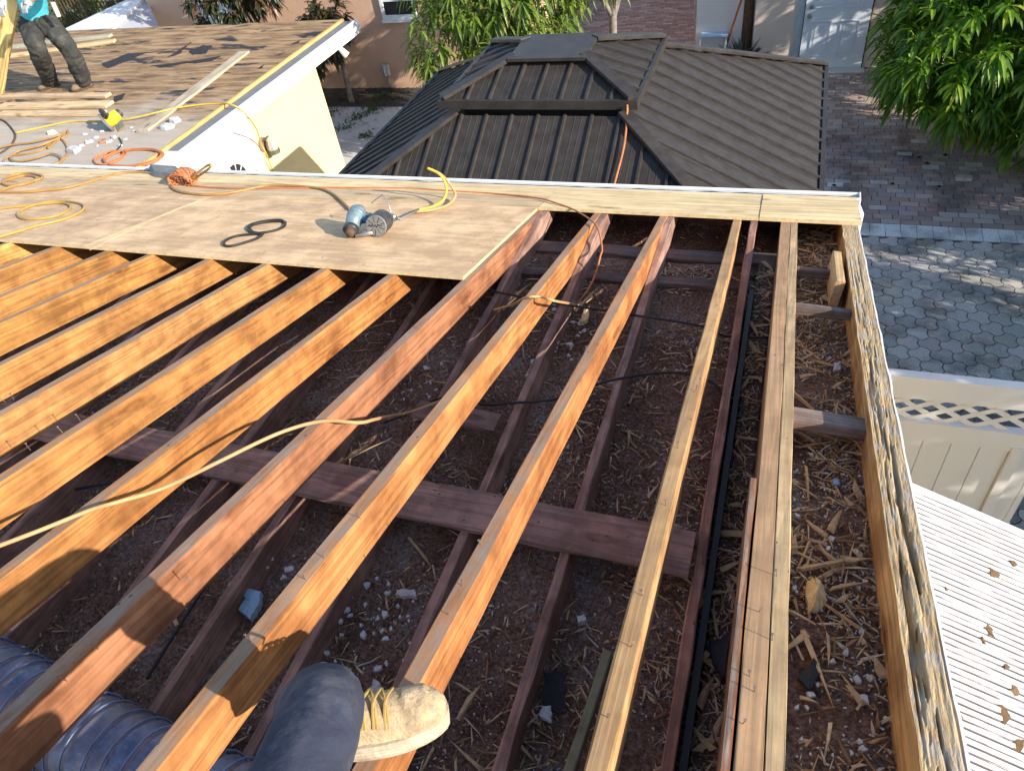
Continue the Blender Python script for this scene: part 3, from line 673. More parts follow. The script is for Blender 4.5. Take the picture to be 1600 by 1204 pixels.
px_sliver((1298,920),(1368,911),.012,on_soffit,'shorter crosswise splinter just below the straight crosswise one')
px_sliver((1235,610),(1275,647),.016,on_soffit,'yellow split piece under the lower short block in the rake bay')
px_sliver((1242,674),(1287,703),.016,on_soffit,'brown flat splinter beneath the doubled rafter, right of its middle')
zf = lambda px, py: on_z(px, py, 2.79)
px_sliver((899,486),(940,446),.02,zf,'sunlit stick lying beside the second uncut rafter near the eave')
px_sliver((790,480),(833,440),.016,zf,'sunlit stick beside the reddish rafter just below the eave plate')
px_sliver((716,1122),(758,1060),.016,zf,'bent brown splinter right of the boot toe')
px_sliver((500,738),(605,688),.012,zf,'thin forked splinter beside the reddish rafter above the cross board')
zf2 = lambda px, py: on_z(px, py, 2.81)
px_sliver((1094,1035),(1140,985),.03,zf2,'broad torn wood flake beside the black felt sheet in the wall gap')
px_sliver((1085,950),(1103,908),.04,zf2,'wide brown wedge of wood in the wall gap beside the cross board end')
px_sliver((1093,1105),(1120,1050),.03,zf2,'long dark wood strip standing in the wall gap')
def flat_scrap(poly, zfun, th, name, mat, label, cat, group=None, dome=.004):
    pts0 = [zfun(*p) for p in poly]; pts = []; m_ = len(pts0)
    for i in range(m_):
        a, b = pts0[i], pts0[(i+1)%m_]; e = (b-a).length
        for k in range(4): q = a.lerp(b,k/4); pts.append(q+Vector((random.uniform(-1,1),random.uniform(-1,1),0))*e*(.07 if k else .03))
    n = len(pts); c = sum(pts, Vector())/n
    mb = MB(); top = [p+Vector((0,0,th+random.uniform(-dome,dome))) for p in pts]
    mb.add(pts+top+[c+Vector((0,0,th+dome*1.5))], [(i,(i+1)%n,n+(i+1)%n,n+i) for i in range(n)]+[(n+i,n+(i+1)%n,2*n) for i in range(n)])
    return tag(mb.build(name, mat), label, cat, group)
flat_scrap([(850,1050),(887,1050),(880,1116),(846,1110)], zf, .008, 'felt_scrap', M['felt'], 'square black felt scrap between joists right of the boot', 'felt scrap')
flat_scrap([(1100,1015),(1155,975),(1150,1068),(1130,1060)], zf2, .01, 'felt_sheet', M['felt'], 'large black felt piece jammed in the gap beside the doubled rafter', 'felt scrap', dome=.02)
flat_scrap([(848,1107),(862,1106),(863,1130),(843,1120)], zf, .02, 'plaster_chip', M['plaster'], 'white plaster chip at the lower corner of the square felt scrap', 'chip')
flat_scrap([(622,926),(650,924),(651,936),(640,934),(620,934)], zf, .02, 'plaster_chip', M['plaster'], 'long white plaster chip alone on the dark ceiling above the boot', 'chip')
flat_scrap([(586,1064),(594,1068),(601,1086),(579,1083)], zf, .02, 'plaster_chip', M['plaster'], 'grey plaster chip touching the top of the boot', 'chip')
flat_scrap([(500,1042),(515,1040),(520,1058),(505,1064),(498,1056)], zf, .03, 'plaster_chip', M['plaster'], 'round grey plaster lump beside the knee', 'chip')
flat_scrap([(902,968),(914,966),(917,974),(904,979)], zf, .03, 'plaster_chip', M['plaster'], 'white plaster chip between joists left of the yellowish rafter', 'chip')
flat_scrap([(912,487),(921,483),(917,505),(905,507)], zf, .02, 'cardboard_scrap', M['plyedge'], 'tan flat scrap in the rubble between the two orange rafters', 'scrap')
flat_scrap([(1260,912),(1275,900),(1292,935),(1285,950),(1262,960)], on_soffit, .012, 'paper_scrap', M['plyedge'], 'torn pale fibre scrap in the rake bay beside crosswise splinters', 'scrap', dome=.02)
flat_scrap([(378,958),(392,926),(412,930),(408,952),(395,972)], zf, .03, 'plastic_ring', simple('blue_plastic_scrap', (0.26,0.38,0.48), .5), 'pale blue plastic scrap beside the nearest orange rafter', 'scrap', dome=.003)
flat_scrap([(1247,1060),(1270,1030),(1282,1055),(1262,1080)], on_soffit, .01, 'felt_scrap', M['felt'], 'small black felt scrap under splinters in the rake bay', 'felt scrap')
flat_scrap([(1300,753),(1308,752),(1311,760),(1303,760)], on_soffit, .012, 'foil_scrap', simple('blue_foil', (0.25,0.4,0.7), .3), 'tiny blue foil scrap in the rake bay', 'scrap')
flat_scrap([(1302,570),(1312,569),(1313,580),(1303,581)], on_soffit, .012, 'paper_tag', M['plaster'], 'small white paper square above the lower short block', 'scrap')
GC = 'white plaster crumbs on the ceiling'
for k in range(170):
    if k < 130: 
        px, py = random.choice([(560,930),(540,990),(500,1000),(600,1000),(470,900),(640,980),(890,520),(860,540),(905,510),(660,620)]); px += random.gauss(0,34); py += random.gauss(0,40); p = zf(px,py)
    else: px = random.uniform(1240,1400); py = random.uniform(650,1180); p = on_soffit(px,py)
    s = random.uniform(.004,.012)*(1 if k < 130 else .6); n = random.randint(5,7); mb = MB(); ring = []
    for q in range(n): a = 6.283*q/n; rr = s*random.uniform(.45,1.5)*(1+.6*abs(math.cos(a+k))); ring.append(p+Vector((math.cos(a)*rr,math.sin(a)*rr,0)))
    mb.add([q-Vector((0,0,.004)) for q in ring]+[p+(q-p)*.8+Vector((0,0,random.uniform(.15,.6)*s)) for q in ring], [(i,(i+1)%n,n+(i+1)%n,n+i) for i in range(n)]+[tuple(range(n,2*n))])
    tag(mb.build('plaster_crumb', M['plaster']), 'small white plaster crumb in the dusty ceiling debris' if k < 130 else 'small white plaster crumb in the narrow bay along the rake fascia', 'crumb', GC if k < 130 else 'white crumbs in the rake bay')

# flexible duct crossing under the rafters
def duct():
    a = Vector((-3.6,0.42,2.955)); b = Vector((-0.92,0.33,2.965)); pts = []; rad = []; n = 190
    for i in range(n+1):
        t = i/n; p = a.lerp(b,t)+Vector((0,0.04*math.sin(t*5),0.02*math.sin(t*7))); pts.append(p); ph = (t*36)%1
        rad.append(0.138-0.016*abs(math.sin(math.pi*ph))**.7+0.005*nz(t*30,3))
    mb = MB(); mb.tube(pts, rad, 28)
    for i in range(len(mb.v)): q = mb.v[i]; mb.v[i] = q+Vector((0,0,1))*0.006*nz(q.x*14,q.y*14,q.z*14)
    rings = []
    for k in range(1, 36):
        t = k/36; i = int(t*n); p = pts[i]; ax = (pts[min(i+1,n)]-pts[max(i-1,0)]).normalized(); u_ = ax.cross(Vector((0,0,1))).normalized(); w_ = ax.cross(u_); rings.append([p+(u_*math.cos(6.283*q/26)+w_*math.sin(6.283*q/26)+ax*.05*math.sin(6.283*q/26))*.1385 for q in range(27)])
    d = mb.build('flexible_duct', M['duct'], smooth=True)
    for rg in rings:
        m2 = MB(); m2.tube([q_+Vector((0,0,1))*0.006*nz(q_.x*14,q_.y*14,q_.z*14) for q_ in rg], .0035, 6, cap=False); m2.build('duct_rib', M['ductrib'], d, smooth=True)
    tag(d, 'blue silver ribbed flexible duct under the rafters in the bottom left corner', 'duct')
duct()

# ================================================================== cream outbuilding with the flat stripped roof
CR_Z = 2.07
shed = empty('outbuilding', (-10,7,0), 'low cream outbuilding with a stripped flat roof and white gutter', 'building')
mb = MB(); mb.box((-13.6,4.7,0),(-6.75,9.60,CR_Z-0.20)); mb.build('wall', M['cream'], shed)
def roof_patch(name, x0,x1,y0,y1,z,m,nx=2):
    mb = MB(); mb.box((x0,y0,z-0.02),(x1,y1,z)); return mb.build(name, m, shed, origin=((x0+x1)/2,(y0+y1)/2,z))
roof_patch('roof_sheathing', -14.0, -6.53, 4.45, 10.3, CR_Z, M['sheath'])
mb = MB(); mb.box((-13.9,4.5,CR_Z-0.21),(-6.50,10.2,CR_Z-0.023)); mb.build('roof_edge', M['white'], shed)
beam('roof_nailer', Vector((-6.508,4.5,CR_Z+0.012)), Vector((-6.508,10.3,CR_Z+0.012)), 0.045, 0.05, [M['new'],M['new']], shed, (0.62,0.40,0.15), seg=20)
mb = MB(); mb.box((-6.483,6.0,CR_Z-0.03),(-6.30,10.28,CR_Z-0.024)); mb.build('grey_flashing', simple('grey_flashing_paint', (0.17,0.175,0.185), .6, .1, 6, .05), shed)
mb = MB(); mb.box((-6.483,4.5,CR_Z-0.034),(-6.30,5.99,CR_Z-0.021)); mb.build('white_flashing', M['gutter'], shed)
mb = MB()
for a, b in (((-6.30,4.5,CR_Z-0.075),(-6.275,10.32,CR_Z-0.012)),((-6.297,4.5,CR_Z-0.135),(-6.24,10.32,CR_Z-0.077)),((-6.30,4.5,CR_Z-0.20),(-6.262,10.32,CR_Z-0.137))): mb.box(a,b)
mb.build('gutter', M['gutter'], shed)
mb = MB(); mb.box((-6.752,4.7,CR_Z-0.215),(-6.31,10.25,CR_Z-0.205)); mb.build('soffit', M['white'], shed)
# white door with a fan light
dr = MB(); dr.box((-6.76,6.0,0.0),(-6.715,7.62,1.62)); door = dr.build('door', M['white'], shed)
mb = MB(); mb.box((-6.717,7.62,0.0),(-6.70,7.72,1.66)); mb.build('door_trim', simple('peach_trim', (0.8,0.6,0.42), .7), shed)
fl = MB(); c = on_x(372,283,-6.71)
for k in range(5):
    a0 = R(8+34*k); a1 = R(8+34*k+26); rr = 0.22; ri = 0.07
    pts = [c+Vector((0,math.cos(a)*r,math.sin(a)*r)) for r, a in ((ri,a0),(rr,a0),(rr,(a0+a1)/2),(rr,a1),(ri,a1))]
    fl.add(pts+[p+Vector((.006,0,0)) for p in pts], [(4,3,2,1,0),(5,6,7,8,9)]+[(i,(i+1)%5,5+(i+1)%5,5+i) for i in range(5)])
fl.build('fan_light', M['glass'], door)
mb = MB(); mb.box((-6.712,7.18,0),(-6.709,7.186,1.62)); mb.build('door_joint', M['dark'], door)
# wall lantern and corner flood light
lp = on_x(419,226,-6.66)
lan = empty('wall_lantern', lp, 'dark iron and stone wall lantern on the cream wall, yellow cord hanging over it', 'lantern')
mb = MB(); n = 12
mb.tube([lp+Vector((-.085,0,0)), lp+Vector((-.07,0,0))], [0.10,0.10], 14); bp = mb.build('back_plate', simple('stone_brown', (0.2,0.15,0.1), .9), lan)
mb = MB(); mb.tube([lp+Vector((.03,.03,-.12)), lp+Vector((.03,.03,-.04)), lp+Vector((.03,.03,.06)), lp+Vector((.03,.03,.10))], [0.075,0.08,0.055,0.015], 8); mb.build('lamp_glass', simple('frosted', (0.45,0.42,0.36), .5), lan)
mb = MB(); ig = simple('iron_green', (0.12,0.12,0.07), .7); mb.tube([lp+Vector((.03,.03,-.135)), lp+Vector((.03,.03,-.075))], [0.088,0.088], 8); mb.build('lamp_band', ig, lan); mb = MB(); mb.tube([lp+Vector((-.07,0,.05)), lp+Vector((.03,.03,.11))], 0.015, 6); mb.build('arm', ig, lan)
fp = Vector((-6.52,9.95,CR_Z-0.30))
fl_ = empty('flood_light', fp, 'white flood light under the far gutter corner of the outbuilding', 'light')
mb = MB(); mb.tube([fp+Vector((0,0,.09)), fp+Vector((0,0,.02))], 0.03, 8); mb.build('mount', M['white'], fl_)
mb = MB(); mb.tube([fp+Vector((.02,0,.04)), fp+Vector((.10,.02,-.08)), fp+Vector((.13,.03,-.12))], [0.03,0.05,0.055], 10); mb.build('lamp_head', M['white'], fl_)

# loose boards on the flat roof
def loose_board(a, b, w, t, z, name, label, mats=None, col=(0.66,0.47,0.25), group=None):
    A = on_z(*a, z+t); B = on_z(*b, z+t); o = beam(name, A, B, w, t, mats or [M['new'],M['new']], None, col, seg=10); return tag(o, label, 'board', group)
loose_board((221,203),(381,80), 0.17, 0.03, CR_Z+.002, 'plank', 'long weathered plank pointing away to the gutter on the flat roof', col=(0.48,0.40,0.29))
loose_board((0,149),(168,147), 0.12, 0.035, CR_Z+.002, 'plank', 'narrow plank just in front of the worker boots', col=(0.60,0.43,0.26))
loose_board((0,164),(170,161), 0.17, 0.035, CR_Z+.002, 'plank', 'wide yellow plank, nearest of the two in front of the worker', col=(0.68,0.50,0.29))
loose_board((0,176),(160,175), 0.13, 0.035, CR_Z+.002, 'plank', 'plank lying nearest the saw, left of it', col=(0.64,0.47,0.28))
loose_board((12,86),(178,62), 0.11, 0.04, CR_Z+.002, 'plank', 'yellow edged plank behind the worker legs', col=(0.62,0.48,0.27))
loose_board((14,72),(172,54), 0.12, 0.04, CR_Z+.002, 'plank', 'grey green plank along the far roof edge', col=(0.42,0.40,0.30))
p0 = on_z(-8,150,CR_Z); 
a_ = on_y(22,-60,p0.y+0.35)
ob = beam('held_timber', a_, p0+Vector((0,-0.02,0.04)), 0.27, 0.04, [M['stud'],M['stud']], None, (0.74,0.52,0.20), up=Vector((0.30,-0.9,0.35)), seg=10); tag(ob, 'broad yellow pine board held upright by the worker', 'board')
def rubble(px, py, s, z, label, mat=None, col=None, group='broken roofing rubble around the saw'):
    p = on_z(px,py,z); mb = MB(); n = 7; ring = []
    for q in range(n): a = 6.283*q/n; rr = s*random.uniform(.6,1.2); ring.append(p+Vector((math.cos(a)*rr,math.sin(a)*rr*.8,0)))
    h = s*random.uniform(.25,.5); mb.add(ring+[q*.3+p*.7*1.0+Vector((0,0,h)) if False else p+(q-p)*.75+Vector((0,0,h+random.uniform(-.2,.2)*h)) for q in ring], [(i,(i+1)%n,n+(i+1)%n,n+i) for i in range(n)]+[tuple(range(n,2*n))])
    return tag(mb.build('rubble_piece', mat or M['plaster']), label, 'rubble', group)
for px, py, s in [(150,215,.05),(140,222,.06),(133,210,.04),(170,222,.05),(178,215,.06),(160,205,.04),(196,218,.04),(128,228,.04),(210,205,.035),(205,200,.03),(120,232,.05),(152,228,.03),(144,203,.03),(188,228,.04)]:
    rubble(px,py,s,CR_Z+.002,'pale chip of broken roofing lying by the yellow saw')
rubble(117,236,.12,CR_Z+.002,'largest pale rubble slab near the coiled brown hose',group=None)
rubble(272,190,.10,CR_Z+.002,'white foam offcut beside the long plank end, upper one',group=None); rubble(258,200,.12,CR_Z+.002,'white foam offcut beside the long plank end, lower one',group=None)
rubble(163,221,.07,CR_Z+.002,'brick red shard among the pale rubble','' or simple('brick_red',(0.35,0.16,0.1),.9),group=None)
rubble(82,208,.08,CR_Z+.002,'yellowish foam lump near the brown hose loop',simple('foam_lump',(0.6,0.55,0.38),.9),group=None)
# felt remnants still stuck to the flat roof
for poly, lab in [([(235,103),(270,100),(345,88),(330,97),(250,104)],'long black felt remnant in the middle of the stained flat roof'),([(296,80),(318,71),(332,72),(322,84),(300,86)],'black felt remnant beyond the middle of the stained flat roof'),
                  ([(160,100),(200,84),(230,82),(200,96),(168,107)],'black felt remnant right of the worker'),([(178,152),(196,146),(192,155),(180,160)],'grey black felt remnant beside the plank ends'),
                  ([(262,90),(285,75),(300,66),(282,84)],'thin slanted black felt remnant near the far roof edge'),([(455,70),(470,63),(466,68)],'small black felt patch near the nailing strip, nearer one'),([(472,60),(482,54),(479,59)],'small black felt patch near the nailing strip, farther one'),([(402,108),(413,101),(410,107)],'oval black felt patch close to the nailing strip'),([(430,88),(444,82),(438,86)],'black felt patch between the oval one and the roof edge')]:
    flat_scrap(poly, lambda a,b: on_z(a,b,CR_Z+.001), .006, 'felt_remnant', M['felt'], lab, 'felt scrap', 'felt remnants on the flat roof', dome=.002)

# circular saw
def circular_saw():
    p = on_z(183,200,CR_Z); W = frame(p, (0.75,-0.65,0)); s = empty('circular_saw', p, 'yellow and black circular saw lying among rubble on the flat roof', 'saw')
    W = W@Matrix.Rotation(R(20),4,'Y')
    def put(nm, mb, m, sm=False): mb.v = [W@q for q in mb.v]; return mb.build(nm, m, s, smooth=sm)
    mb = MB(); mb.box((-.09,-.17,.0),(.09,.17,.006)); put('base_plate', mb, M['steel'])
    mb = MB(); mb.tube([(.03,0,.11),(.055,0,.11)], .125, 20); put('blade_guard', mb, M['greycap'])
    mb = MB(); mb.tube([(.04,0,.11),(.044,0,.11)], .118, 24); put('blade', mb, M['steel'])
    mb = MB(); mb.tube([(.03,0,.11),(-.03,0,.11),(-.10,0,.11),(-.14,0,.11)], [.07,.075,.068,.05], 14); put('motor_housing', mb, M['yellow'])
    mb = MB(); mb.tube([(-.14,0,.11),(-.17,0,.11)], [.055,.04], 14); put('motor_cap', mb, M['blackplastic'])
    mb = MB(); mb.tube(smooth_path([(.0,.0,.19),(.0,-.09,.23),(.0,-.17,.18),(.0,-.13,.09),(0,-.03,.10)]), .024, 8); put('handle', mb, M['blackplastic'])
    mb = MB(); mb.tube([(0,.05,.17),(-.05,.12,.21)], .02, 8); put('front_knob', mb, M['blackplastic'])
circular_saw()

# ================================================================== gazebo
GX0, GX1, GY0, GY1, GE = -3.80, 0.32, 3.62, 7.80, 2.20
gz_ = empty('gazebo', ((GX0+GX1)/2,(GY0+GY1)/2,0), 'brown two tier metal gazebo roof behind the gutter', 'gazebo')
def face_panels(p00, udir, vdir, width, slope_len, topw, pitch, name='roof_panel'):
    """trapezoid roof face; u along the eave, v up the slope, one panel per rib spacing"""
    u, v = Vector(udir).normalized(), Vector(vdir).normalized(); nrm = u.cross(v)
    if nrm.z < 0: nrm = -nrm
    k = (width-topw)/2
    def vtop(x):
        x = max(0,min(width,x)); return slope_len*min(1.0, (x/k if k > 1e-6 else 1), ((width-x)/k if k > 1e-6 else 1))
    n = int(round(width/pitch)); pt = width/n
    for i in range(n):
        x0 = i*pt; prof = [(0,.001),(.006,.019),(.022,.019),(.028,.001),(.088,.0),(.090,.0022),(.094,.0022),(.096,0),(.138,0),(.140,.0022),(.144,.0022),(.146,0),(pt,.0)]
        if i == 0: prof = [(0,0)]+prof[4:]
        vv = []; f = []
        for (dx, h) in prof:
            x = x0+dx; vt = vtop(x); a = p00+u*x+nrm*h; vv.append(a); vv.append(p00+u*x+v*max(vt,0.002)+nrm*h)
        for q in range(len(prof)-1): f.append((2*q,2*q+2,2*q+3,2*q+1))
        mb = MB(); mb.add(vv, f); mb.build(name, M['gaz'], gz_)
def tier(x0, x1, y0, y1, ze, rise, run, pitch):
    a, b, c, d = Vector((x0,y0,ze)), Vector((x1,y0,ze)), Vector((x1,y1,ze)), Vector((x0,y1,ze))
    wx, wy = x1-x0, y1-y0; tx, ty = max(wx-2*run,0.0), max(wy-2*run,0.0); sl = math.hypot(run, rise)
    face_panels(a, (1,0,0), (0,run,rise), wx, sl, tx, pitch); face_panels(b, (0,1,0), (-run,0,rise), wy, sl, ty, pitch)
    face_panels(c, (-1,0,0), (0,-run,rise), wx, sl, tx, pitch); face_panels(d, (0,-1,0), (run,0,rise), wy, sl, ty, pitch)
    for q, sx, sy in ((a,1,1),(b,-1,1),(c,-1,-1),(d,1,-1)):
        e = q+Vector((sx*run,sy*run,rise)); beam('hip_cap', q+Vector((0,0,.045)), e+Vector((0,0,.045)), .095, .03, [M['gaz']], gz_, (.1,.1,.1), seg=2, jit=0)
    return (x0+run, x1-run, y0+run, y1-run, ze+rise)
tier(GX0, GX1, GY0, GY1, GE, 0.70, 1.40, 0.205)
ux0, ux1, uy0, uy1, uz = -2.52, -1.02, 5.08, 6.34, 2.985
t2 = tier(ux0, ux1, uy0, uy1, uz, 0.145, 0.46, 0.186)
def trim_ring(name, x0, x1, y0, y1, z0, z1, t):
    for a, b in (((x0-t,y0-t,z0),(x1+t,y0,z1)),((x1,y0+.002,z0+.002),(x1+t,y1-.002,z1-.002)),((x0-t,y1,z0),(x1+t,y1+t,z1)),((x0-t,y0+.002,z0+.002),(x0,y1-.002,z1-.002))):
        mb = MB(); mb.box(a,b); mb.build(name, M['gaz'], gz_)
trim_ring('eave_trim', GX0, GX1, GY0, GY1, GE-0.09, GE+0.02, 0.035); trim_ring('eave_trim', ux0, ux1, uy0, uy1, uz-0.05, uz+0.015, 0.03)
mb = MB(); mb.box((t2[0]-.02,t2[2]-.10,t2[4]+.012),(t2[1]+.02,t2[3]+.10,t2[4]+.036)); mb.build('ridge_cap', M['gaz'], gz_)
mb = MB(); mb.box((ux0+.12,uy0+.12,2.72),(ux1-.12,uy1-.12,uz-.03)); mb.build('vent_shade', M['dark'], gz_)  # near-black box stands in for shade in the vent gap
for x in (GX0+.25, GX1-.35):
    for y in (GY0+.95, GY1-.35): mb = MB(); mb.box((x,y,0),(x+.12,y+.12,GE-0.09)); mb.build('post', M['gaz'], gz_)

# ================================================================== vinyl fence with lattice top
fy = 4.12; fen = empty('vinyl_fence', (2,fy,0), 'cream white vinyl fence with a lattice strip along its top', 'fence')
FX0, FX1 = 0.16, 1.985
mb = MB(); mb.box((FX0,fy-.035,1.345),(FX1,fy+.035,1.535)); mb.build('top_rail', M['vinyl'], fen)
mb = MB(); mb.box((FX0,fy-.035,0.955),(FX1,fy+.035,1.125)); mb.build('mid_rail', M['vinyl'], fen)
mb = MB(); mb.box((FX0,fy-.035,0.05),(FX1,fy+.035,0.19)); mb.build('bottom_rail', M['vinyl'], fen)
sp = 0.19
def lat(sgn, off, yy):
    z0, z1 = 1.126, 1.344
    for k in range(-4, 14):
        x = FX0+k*sp; w = 0.037
        pts = []
        a = Vector((x-w,yy,z0)); b = Vector((x+w,yy,z0)); dx = (z1-z0)*sgn/0.6
        q = [a,b,b+Vector((dx,0,z1-z0)),a+Vector((dx,0,z1-z0))]
        if min(p.x for p in q) < FX0 or max(p.x for p in q) > FX1: continue
        mb = MB(); mb.add([p+Vector((0,-.002,0)) for p in q]+[p+Vector((0,.002,0)) for p in q], [(0,1,2,3),(7,6,5,4),(0,4,5,1),(1,5,6,2),(2,6,7,3),(3,7,4,0)]); mb.build('lattice_slat', M['vinyl'], fen)
lat(1,0,fy-.0045); lat(-1,0,fy+.0)
x = FX0; bw = 0.178
while x < FX1-.02:
    x1 = min(x+bw, FX1); mb = MB(); v_ = [(x+.0015,fy-.020,.19),(x+.006,fy-.024,.19),(x1-.006,fy-.024,.19),(x1-.0015,fy-.020,.19)]
    mb.add([Vector(p) for p in v_]+[Vector((p[0],p[1],.955)) for p in v_]+[Vector((p[0],fy+.02,.19)) for p in (v_[0],v_[3])]+[Vector((p[0],fy+.02,.955)) for p in (v_[0],v_[3])],
           [(0,1,5,4),(1,2,6,5),(2,3,7,6),(8,10,11,9)]); mb.build('fence_board', M['vinyl'], fen); x += bw
for px_ in (1.80, 0.08):
    mb = MB(); mb.box((px_-.035,fy-.05,0),(px_+.035,fy+.05,1.0 if px_ > 1 else 1.55)); mb.build('fence_post', M['vinyl'], fen)

# white corrugated patio cover below the rake
cor = empty('corrugated_cover', (1.2,1.4,2.2), 'white corrugated patio cover with sloping ribs below the rake edge', 'patio cover')
def cz(x): return 2.36-0.42*(x-0.7)
def cor_panel(y0, y1):
    vv = []; f = []; y = y0; pr = []
    while y < y1-.03:
        k = random.uniform(.8,1.2); pr += [(y,0.014),(y+.0135,0.014),(y+.0145,0.009),(y+.0255,0.009),(y+.027,0.014)]; y += 0.028
    pr.append((y1,0.014))
    for (yy, zz) in pr:
        for x in (0.50, 2.6): vv.append((x,yy,cz(x)+zz))
    mb = MB(); mi = []
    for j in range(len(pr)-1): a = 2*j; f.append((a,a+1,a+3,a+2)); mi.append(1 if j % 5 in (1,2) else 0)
    mb.v = [Vector(q) for q in vv]; mb.f = f; mb.mi = mi; mb.build('corrugated_panel', [M['corr'],M['groove_dark']], cor)
for y0, y1 in ((-1.2,-0.3),(-0.305,0.6),(0.595,1.5),(1.495,2.40)): cor_panel(y0, y1)
mb = MB(); mb.box((0.50,2.385,2.30),(0.52,2.42,2.42)); 
beam('edge_rail', Vector((0.50,2.42,cz(0.50)+.012)), Vector((2.6,2.42,cz(2.6)+.012)), .03, .06, [M['corr']], cor, (.8,.8,.8), seg=2, jit=0)
for y in (0.2,1.4,2.3): mb = MB(); mb.box((2.5,y-.04,0),(2.58,y+.04,cz(2.54)-.01)); mb.build('post', M['white'], cor)
def on_cor(px, py):
    d = ray(px,py); t = (2.36+0.42*0.7-CAM.z+.012)/(d.z+0.42*d.x); return CAM+d*t
GD = 'dry leaf litter on the corrugated cover'
for (px,py), s in [((1548,895),.035),((1543,985),.035),((1580,880),.02),((1568,1118),.04),((1590,1165),.04),((1583,1078),.025),((1534,1000),.02),((1570,1040),.02),((1478,920),.012),((1500,1120),.012)]:
    p = on_cor(px,py); mb = MB(); n = 7; ring = [p+Vector((math.cos(6.283*q/n)*s*random.uniform(.35,1.2), math.sin(6.283*q/n)*s*random.uniform(.35,1.2), random.uniform(0,.006))) for q in range(n)]
    mb.add(ring+[p+Vector((0,0,.006))], [(i,(i+1)%n,n) for i in range(n)]); tag(mb.build('dry_leaf', simple('dry_leaf_brown', (0.20,0.12,0.06), .9) if len(GD) and 'dry_leaf_brown' not in bpy.data.materials else bpy.data.materials['dry_leaf_brown']), 'brown dry leaf scrap lying on the white corrugated cover', 'dry leaf', GD)

# ================================================================== neighbouring houses
PY = 12.9
ph = empty('peach_house', (-9,PY+3,0), 'peach stucco house wall with a white framed window beyond the outbuilding', 'house')
mb = MB(); mb.box((-12.62,PY,0),(-4.6,PY+7,3.2)); mb.build('wall', M['peach'], ph)
wa = on_y(599,30,PY); wx0, wx1, wz0 = -7.26, -6.55, wa.z
wf = MB()
for a, b in (((wx0,PY-.05,wz0),(wx1,PY-.001,wz0+.07)),((wx0,PY-.05,wz0+.071),(wx0+.06,PY-.001,3.0)),((wx1-.06,PY-.05,wz0+.071),(wx1,PY-.001,3.0)),((wx0+.061,PY-.04,wz0+.30),(wx1-.061,PY-.001,wz0+.36))): wf.box(a,b)
win = wf.build('window', M['white'], ph)
for z0, z1 in ((wz0+.072,wz0+.298),(wz0+.362,2.99)):
    mb = MB(); mb.box((wx0+.062,PY-.02,z0),(wx1-.062,PY-.004,z1)); mb.build('pane', M['glass'], win)
mb = MB(); mb.box((wx0-.02,PY-.08,wz0-.05),(wx1+.02,PY-.001,wz0-.003)); mb.build('sill', M['white'], win)
mb = MB(); a = on_y(609,135,PY-.05); b = on_y(604,108,PY-.05); mb.tube([a,b], .03, 8); mb.tube([b+Vector((0,-.02,-.1)), b+Vector((0,-.02,.1))], .09, 8); mb.build('conduit', M['grey_metal'], ph)
dx0, dx1 = on_y(317,18,PY).x, on_y(368,18,PY).x
mb = MB(); mb.box((dx0,PY-.05,0),(dx1,PY-.002,2.05)); d2 = mb.build('door', M['door'], ph)
for ix in range(2):
    for z0, z1 in ((.25,.85),(1.0,1.55),(1.65,1.95)):
        x = dx0+.10+ix*(dx1-dx0-.1)/2; mb = MB(); mb.box((x,PY-.058,z0),(x+(dx1-dx0)/2-.15,PY-.051,z1)); mb.build('door_panel', M['door'], d2)

# white walled shed at far left and the neighbour's screen behind it
ws = empty('white_shed', (-14,12,0), 'bright white sloping shed roof with its side coloured grey as shade at far left', 'shed')
q = [on_y(97,47,11.2), on_y(176,44,11.2), on_y(226,-4,13.2), on_y(205,-4,13.6)]
def slabpoly(name, pts, t, m, par):
    n = len(pts); nr = (pts[1]-pts[0]).cross(pts[2]-pts[0]).normalized()*t; mb = MB(); mb.add(list(pts)+[p-nr for p in pts], [tuple(range(n)), tuple(range(2*n-1,n-1,-1))]+[(i,n+i,n+(i+1)%n,(i+1)%n) for i in range(n)]); return mb.build(name, m, par)
slabpoly('shed_roof', q, .05, M['white'], ws)
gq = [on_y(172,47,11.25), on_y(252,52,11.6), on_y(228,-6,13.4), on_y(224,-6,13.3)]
slabpoly('shed_side', gq, .05, simple('shade_grey', (0.40,0.40,0.44), .7, .05, 4, .02), ws)  # shade on the white side is painted as plain grey
mb = MB(); mb.box((-16,12.2,0),(-13.2,14,1.0)); mb.build('shed_wall', M['white'], ws)
sc_ = empty('mesh_screen', (-15,14.5,0), 'dark wire mesh screen fence behind the worker', 'fence')
mb = MB()
for k in range(64):
    x = -19+k*.11; mb.box((x,14.49,.2),(x+.02,14.51,4.2))
for k in range(36): mb.box((-19,14.511,.2+.11*k),(-13.9,14.525,.22+.11*k))
mb.build('wire', M['bark_dark'], sc_)
for x in (-18,-16.2,-14.6): mb = MB(); mb.tube([(x,14.55,0),(x,14.55,4.3)], .04, 6); mb.build('post', M['green'], sc_)

